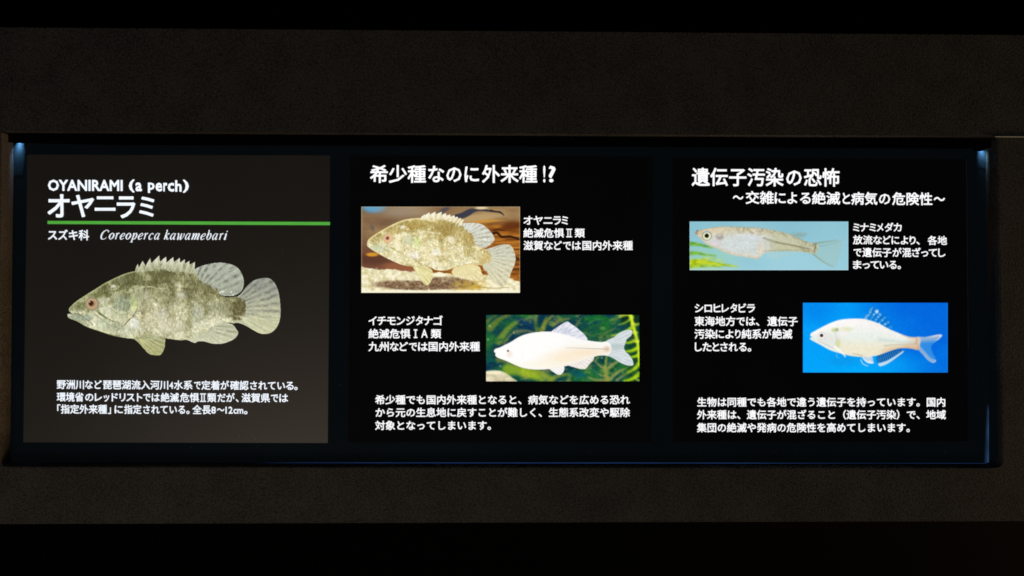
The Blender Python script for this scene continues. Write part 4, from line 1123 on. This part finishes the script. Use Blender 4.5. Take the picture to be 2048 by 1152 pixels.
it = [('C', 80, 207), ('o', 200, 286), ('r', 292, 360), ('e', 362, 441), ('o', 445, 531), ('p', 514, 620), ('e', 626, 706), ('r', 710, 778), ('c', 782, 861), ('a', 864, 951), ('k', 1005, 1092), ('a', 1095, 1186), ('w', 1200, 1312), ('a', 1315, 1402), ('m', 1405, 1532), ('e', 1540, 1621), ('b', 1624, 1706), ('a', 1712, 1801), ('r', 1812, 1880), ('i', 1884, 1942)]
italic_line(p1, [(c_, 190 + a / 7.314, 190 + b / 7.314) for c_, a, b in it], 12.4, 478.4, 0.0042, M_TEXT1)
text_line(p1, 'text_line', [('野洲川', 113.5, 168), ('など', 170.2, 203.4), ('琵琶湖流入河川', 206, 336.5), ('4', 338.5, 346.4), ('水', 347.7, 365.8), ('系', 367.1, 385), ('で', 388.2, 401.4), ('定着', 402.7, 439.6), ('が', 441, 458), ('確認', 460, 497), ('されてい', 500.3, 570), ('る', 571.5, 587.5), ('。', 588.4, 595.2)], 759.2, 778.2, 0.0052, 114, **K)
text_line(p1, 'text_line', [('環境省', 113.5, 167.1), ('の', 170.2, 186.9), ('レ', 189.5, 204), ('ッ', 207.3, 218.5), ('ド', 223.2, 235.7), ('リ', 239, 250.8), ('ス', 252.8, 269.3), ('ト', 273.9, 284.5), ('で', 286.4, 301), ('は', 303.3, 319.4), ('絶滅', 321.4, 358), ('危惧', 360, 398), ('II', 400, 412, 'drawn'), ('類', 414.6, 432.4), ('だが', 435, 469.3), ('、', 471.3, 477.2), ('滋賀県', 483, 540), ('で', 541.8, 556.4), ('は', 558.5, 576.1)], 784.2, 803.2, 0.0046, 114, **K)
text_line(p1, 'text_line', [('「', 114.4, 121), ('指定外来種', 121.6, 214), ('」', 216, 221.8), ('に', 229, 245.6), ('指定', 248.2, 283), ('されている', 286.4, 370.4), ('。', 372.4, 379), ('全長', 385, 421.9), ('8', 422.5, 431.7), ('～', 433.7, 448.9), ('12', 450.9, 465.4), ('cm', 466.7, 486.5), ('。', 487.8, 495)], 808.4, 827.4, 0.0046, 114, **K)
place_print(paint_perch_cutout(), p1, True, 'large mottled olive perch facing left')

# ---------------------------------------------------------------- panel two
K = dict(mat=M_TEXT, weight=WB)
text_line(p2, 'heading', [('希少種', 740, 852), ('な', 856.5, 888.3), ('の', 892.8, 923), ('に', 929, 958), ('外来種', 964, 1074.5), ('!', 1086.4, 1090.8, 331, 365), ('?', 1097.4, 1111.2, 331.5, 364.6)], 329.3, 366.0, 0.0, 740, **K)
text_line(p2, 'text_line', [('オ', 1047, 1065.2), ('ヤ', 1067, 1085.7), ('ニ', 1087, 1104.8), ('ラ', 1106.2, 1122), ('ミ', 1123.2, 1136)], 430.4, 450.4, 0.0, 1047, **K)
text_line(p2, 'text_line', [('絶滅危惧', 1046.8, 1127.9), ('II', 1132.6, 1144, 'drawn'), ('類', 1149.6, 1169.5)], 456.2, 475.4, 0.0, 1047, **K)
text_line(p2, 'text_line', [('滋賀', 1047, 1086.3), ('な', 1088, 1105.6), ('ど', 1108, 1123.8), ('で', 1126, 1142), ('は', 1144.3, 1161.9), ('国内外来種', 1164.8, 1265.6)], 481, 500.6, 0.0, 1047, **K)
text_line(p2, 'text_line', [('イ', 737, 753.4), ('チ', 754.6, 772.8), ('モ', 774, 791.5), ('ン', 793.3, 810.3), ('ジ', 812, 829.6), ('タ', 831.4, 846), ('ナ', 847.2, 866), ('ゴ', 867, 885.3)], 631, 651.4, 0.0, 737, **K)
text_line(p2, 'text_line', [('絶滅危惧', 737, 820.8), ('I', 827.5, 834.7, 'drawn'), ('A', 842.5, 855.2, 658.4, 675.4), ('類', 861.8, 882.3)], 657.4, 677, 0.0, 737, **K)
text_line(p2, 'text_line', [('九州', 737, 777.5), ('な', 779.8, 797.4), ('ど', 799, 816), ('で', 818, 834), ('は', 836, 855.5), ('国内外来種', 857.2, 959.7)], 683, 702.8, 0.0, 737, **K)
text_line(p2, 'text_line', [('希少種でも国内外来種となると、病気などを広める恐れ', 750.0, None, 20.4)], 789.6, 809.0, 0.0, 750, **K)
text_line(p2, 'text_line', [('から元の生息地に戻すことが難しく、生態系改変や駆除', 750.0, None, 20.4)], 815.0, 834.4, 0.0, 750, **K)
text_line(p2, 'text_line', [('対象となってしまいます。', 750.0, None, 20.4)], 841.0, 860.4, 0.0, 750, **K)
place_print(paint_perch_photo(), p2, False, 'photo of a pale perch before brown driftwood and sand')
place_print(paint_white_fish(), p2, False, 'photo of a glaring white fish among green water weed')

# ---------------------------------------------------------------- panel three
text_line(p3, 'heading', [('遺伝子汚染', 1383.3, 1567), ('の', 1572.5, 1603.4), ('恐怖', 1608, 1679)], 334.6, 372.4, 0.004, 1383, **K)
text_line(p3, 'heading', [('～', 1465.6, 1486.8), ('交雑', 1491.4, 1547.4), ('に', 1549, 1571.6), ('よ', 1574.6, 1594.3), ('る', 1600, 1621.6), ('絶滅', 1624, 1680.6), ('と', 1685, 1700.3), ('病気', 1702.4, 1754.8), ('の', 1757.8, 1780.5), ('危険性', 1784.5, 1864.7), ('～', 1867.4, 1890)], 381.5, 407.8, 0.0078, 1466, **K)
text_line(p3, 'text_line', [('ミ', 1706, 1719), ('ナ', 1720, 1737.2), ('ミ', 1738.8, 1751.8), ('メ', 1753.3, 1766.9), ('ダ', 1769.5, 1786.7), ('カ', 1787.2, 1803.3)], 445, 464, 0.0, 1706, **K)
text_line(p3, 'text_line', [('放流', 1706, 1745), ('な', 1746.6, 1763.8), ('ど', 1765.8, 1781.5), ('に', 1783, 1798.6), ('よ', 1801.3, 1816.4), ('り', 1819, 1831.5), ('、', 1832.5, 1839.3), ('各地', 1855.4, 1894)], 469.9, 488.8, 0.008, 1706, **K)
text_line(p3, 'text_line', [('で', 1707, 1723), ('遺伝子', 1724.7, 1783), ('が', 1785, 1803.3), ('混', 1804.4, 1822.6), ('ざ', 1824, 1841.4), ('っ', 1842.4, 1856.5), ('て', 1857.5, 1874.2), ('し', 1876.3, 1890.8)], 494.8, 514.0, 0.004, 1706, **K)
text_line(p3, 'text_line', [('ま', 1706, 1723), ('っ', 1725.2, 1739.8), ('て', 1740.8, 1758.5), ('い', 1759.6, 1776.8), ('る', 1778.3, 1793.4), ('。', 1795, 1801.8)], 519.4, 538.6, 0.003, 1706, **K)
text_line(p3, 'text_line', [('シ', 1389.5, 1406.9), ('ロ', 1409, 1424), ('ヒ', 1427.3, 1441.2), ('レ', 1443.4, 1457.9), ('タ', 1460.6, 1474.5), ('ビ', 1477.2, 1492.3), ('ラ', 1494, 1510)], 606, 626, 0.002, 1389, **K)
text_line(p3, 'text_line', [('東海地方', 1389, 1470.8), ('で', 1473, 1489.6), ('は', 1492.3, 1510.5), ('、', 1511.6, 1518.6), ('遺伝子', 1534.7, 1595.4)], 632.2, 652, 0.002, 1389, **K)
text_line(p3, 'text_line', [('汚染', 1389, 1430), ('に', 1431, 1448.2), ('よ', 1450.4, 1467), ('り', 1470.2, 1481.5), ('純系', 1483, 1522.9), ('が', 1524.5, 1542.7), ('絶滅', 1544.4, 1584.6)], 657.8, 677.8, 0.0, 1389, **K)
text_line(p3, 'text_line', [('し', 1389.7, 1404.2), ('た', 1405.2, 1423), ('と', 1425, 1438.5), ('さ', 1440.7, 1455.2), ('れ', 1457.3, 1475.6), ('る', 1477.8, 1493.3), ('。', 1495, 1502.5)], 683.4, 703.6, 0.002, 1389, **K)
text_line(p3, 'text_line', [('生物は同種でも各地で違う遺伝子を持っています。国内', 1393.8, None, 19.93)], 794.4, 813.6, 0.0, 1394, **K)
text_line(p3, 'text_line', [('外来種は、遺伝子が混ざること（遺伝子汚染）で、地域', 1393.8, None, 19.93)], 819.6, 838.8, 0.0, 1394, **K)
text_line(p3, 'text_line', [('集団の絶滅や発病の危険性を高めてしまいます。', 1393.8, None, 19.93)], 845.4, 864.8, 0.0, 1394, **K)
place_print(paint_medaka(), p3, False, 'photo of a slender silver killifish on pale blue')
place_print(paint_bitterling(), p3, False, 'photo of a white bitterling on bright blue')

# ---------------------------------------------------------------- light leaking from the box at its corners
def leak(name, u, v, y, tu, tv, power, size=0.004, spread=52, col=(0.13, 0.42, 1.0)):
    o = area(name, at(u, v, y), at(tu, tv, 0.0), size, power, col)
    o.data.shape = 'DISK'; o.data.spread = math.radians(spread)
    return o


part(mesh_obj('glow_patch', *prism([at(27.5, 276, -0.0004), at(25.6, 350, -0.0004), at(46, 350, -0.0004), at(55, 276, -0.0004)], -0.0001), M_GLOW))  # paler patch added in the shape of the corner glow
part(mesh_obj('glow_patch', *prism([at(1952, 286, -0.0004), at(1952, 336, -0.0004), at(1971, 336, -0.0004), at(1971.5, 286, -0.0004)], -0.0001), M_GLOW))
leak('corner_lamp', 38, 275, -0.0036, 39, 298, 0.0066, col=(0.30, 0.60, 0.92))
leak('corner_lamp', 1964, 290, -0.0040, 1963.5, 309, 0.0046, col=(0.30, 0.60, 0.92))


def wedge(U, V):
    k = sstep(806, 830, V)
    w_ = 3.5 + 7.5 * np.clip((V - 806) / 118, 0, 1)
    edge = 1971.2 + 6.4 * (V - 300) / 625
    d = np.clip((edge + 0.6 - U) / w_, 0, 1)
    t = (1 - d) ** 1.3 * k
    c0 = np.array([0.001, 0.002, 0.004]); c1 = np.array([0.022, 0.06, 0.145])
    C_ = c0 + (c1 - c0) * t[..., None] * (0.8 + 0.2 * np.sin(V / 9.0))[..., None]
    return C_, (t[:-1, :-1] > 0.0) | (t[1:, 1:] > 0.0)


part(glow_mesh('leak_glow', 1960, 806, 1977.7, 925.5, wedge, 50, 18))  # light leak painted as emission, fading inward from the right edge

# specks of dust on the film, and the pale cut edge of the third panel's film
rs = np.random.RandomState(5)
dust(p1, [(565, 500, .9), (563, 677, .9), (560, 704, .7), (335, 717, .7), (478, 873, .7), (511, 878, .8), (155, 563, .6), (370, 330, .5)] + [(rs.uniform(60, 645), rs.uniform(320, 880), rs.uniform(.3, .6)) for _ in range(40)])
dust(light_box, [(1323, 917, 1.0), (1180, 905, .5), (680, 770, .6), (1322, 420, .5), (1890, 905, .6)] + [(rs.uniform(60, 1950), rs.uniform(888, 920), rs.uniform(.3, .5)) for _ in range(24)], -0.0003)
part(mesh_obj('cut_edge', [at(1932.2, 319, -0.0009), at(1936.2, 700, -0.0009), at(1937.2, 700, -0.0009), at(1933.4, 319, -0.0009)], [(0, 1, 2, 3)], M_CUT), p3)
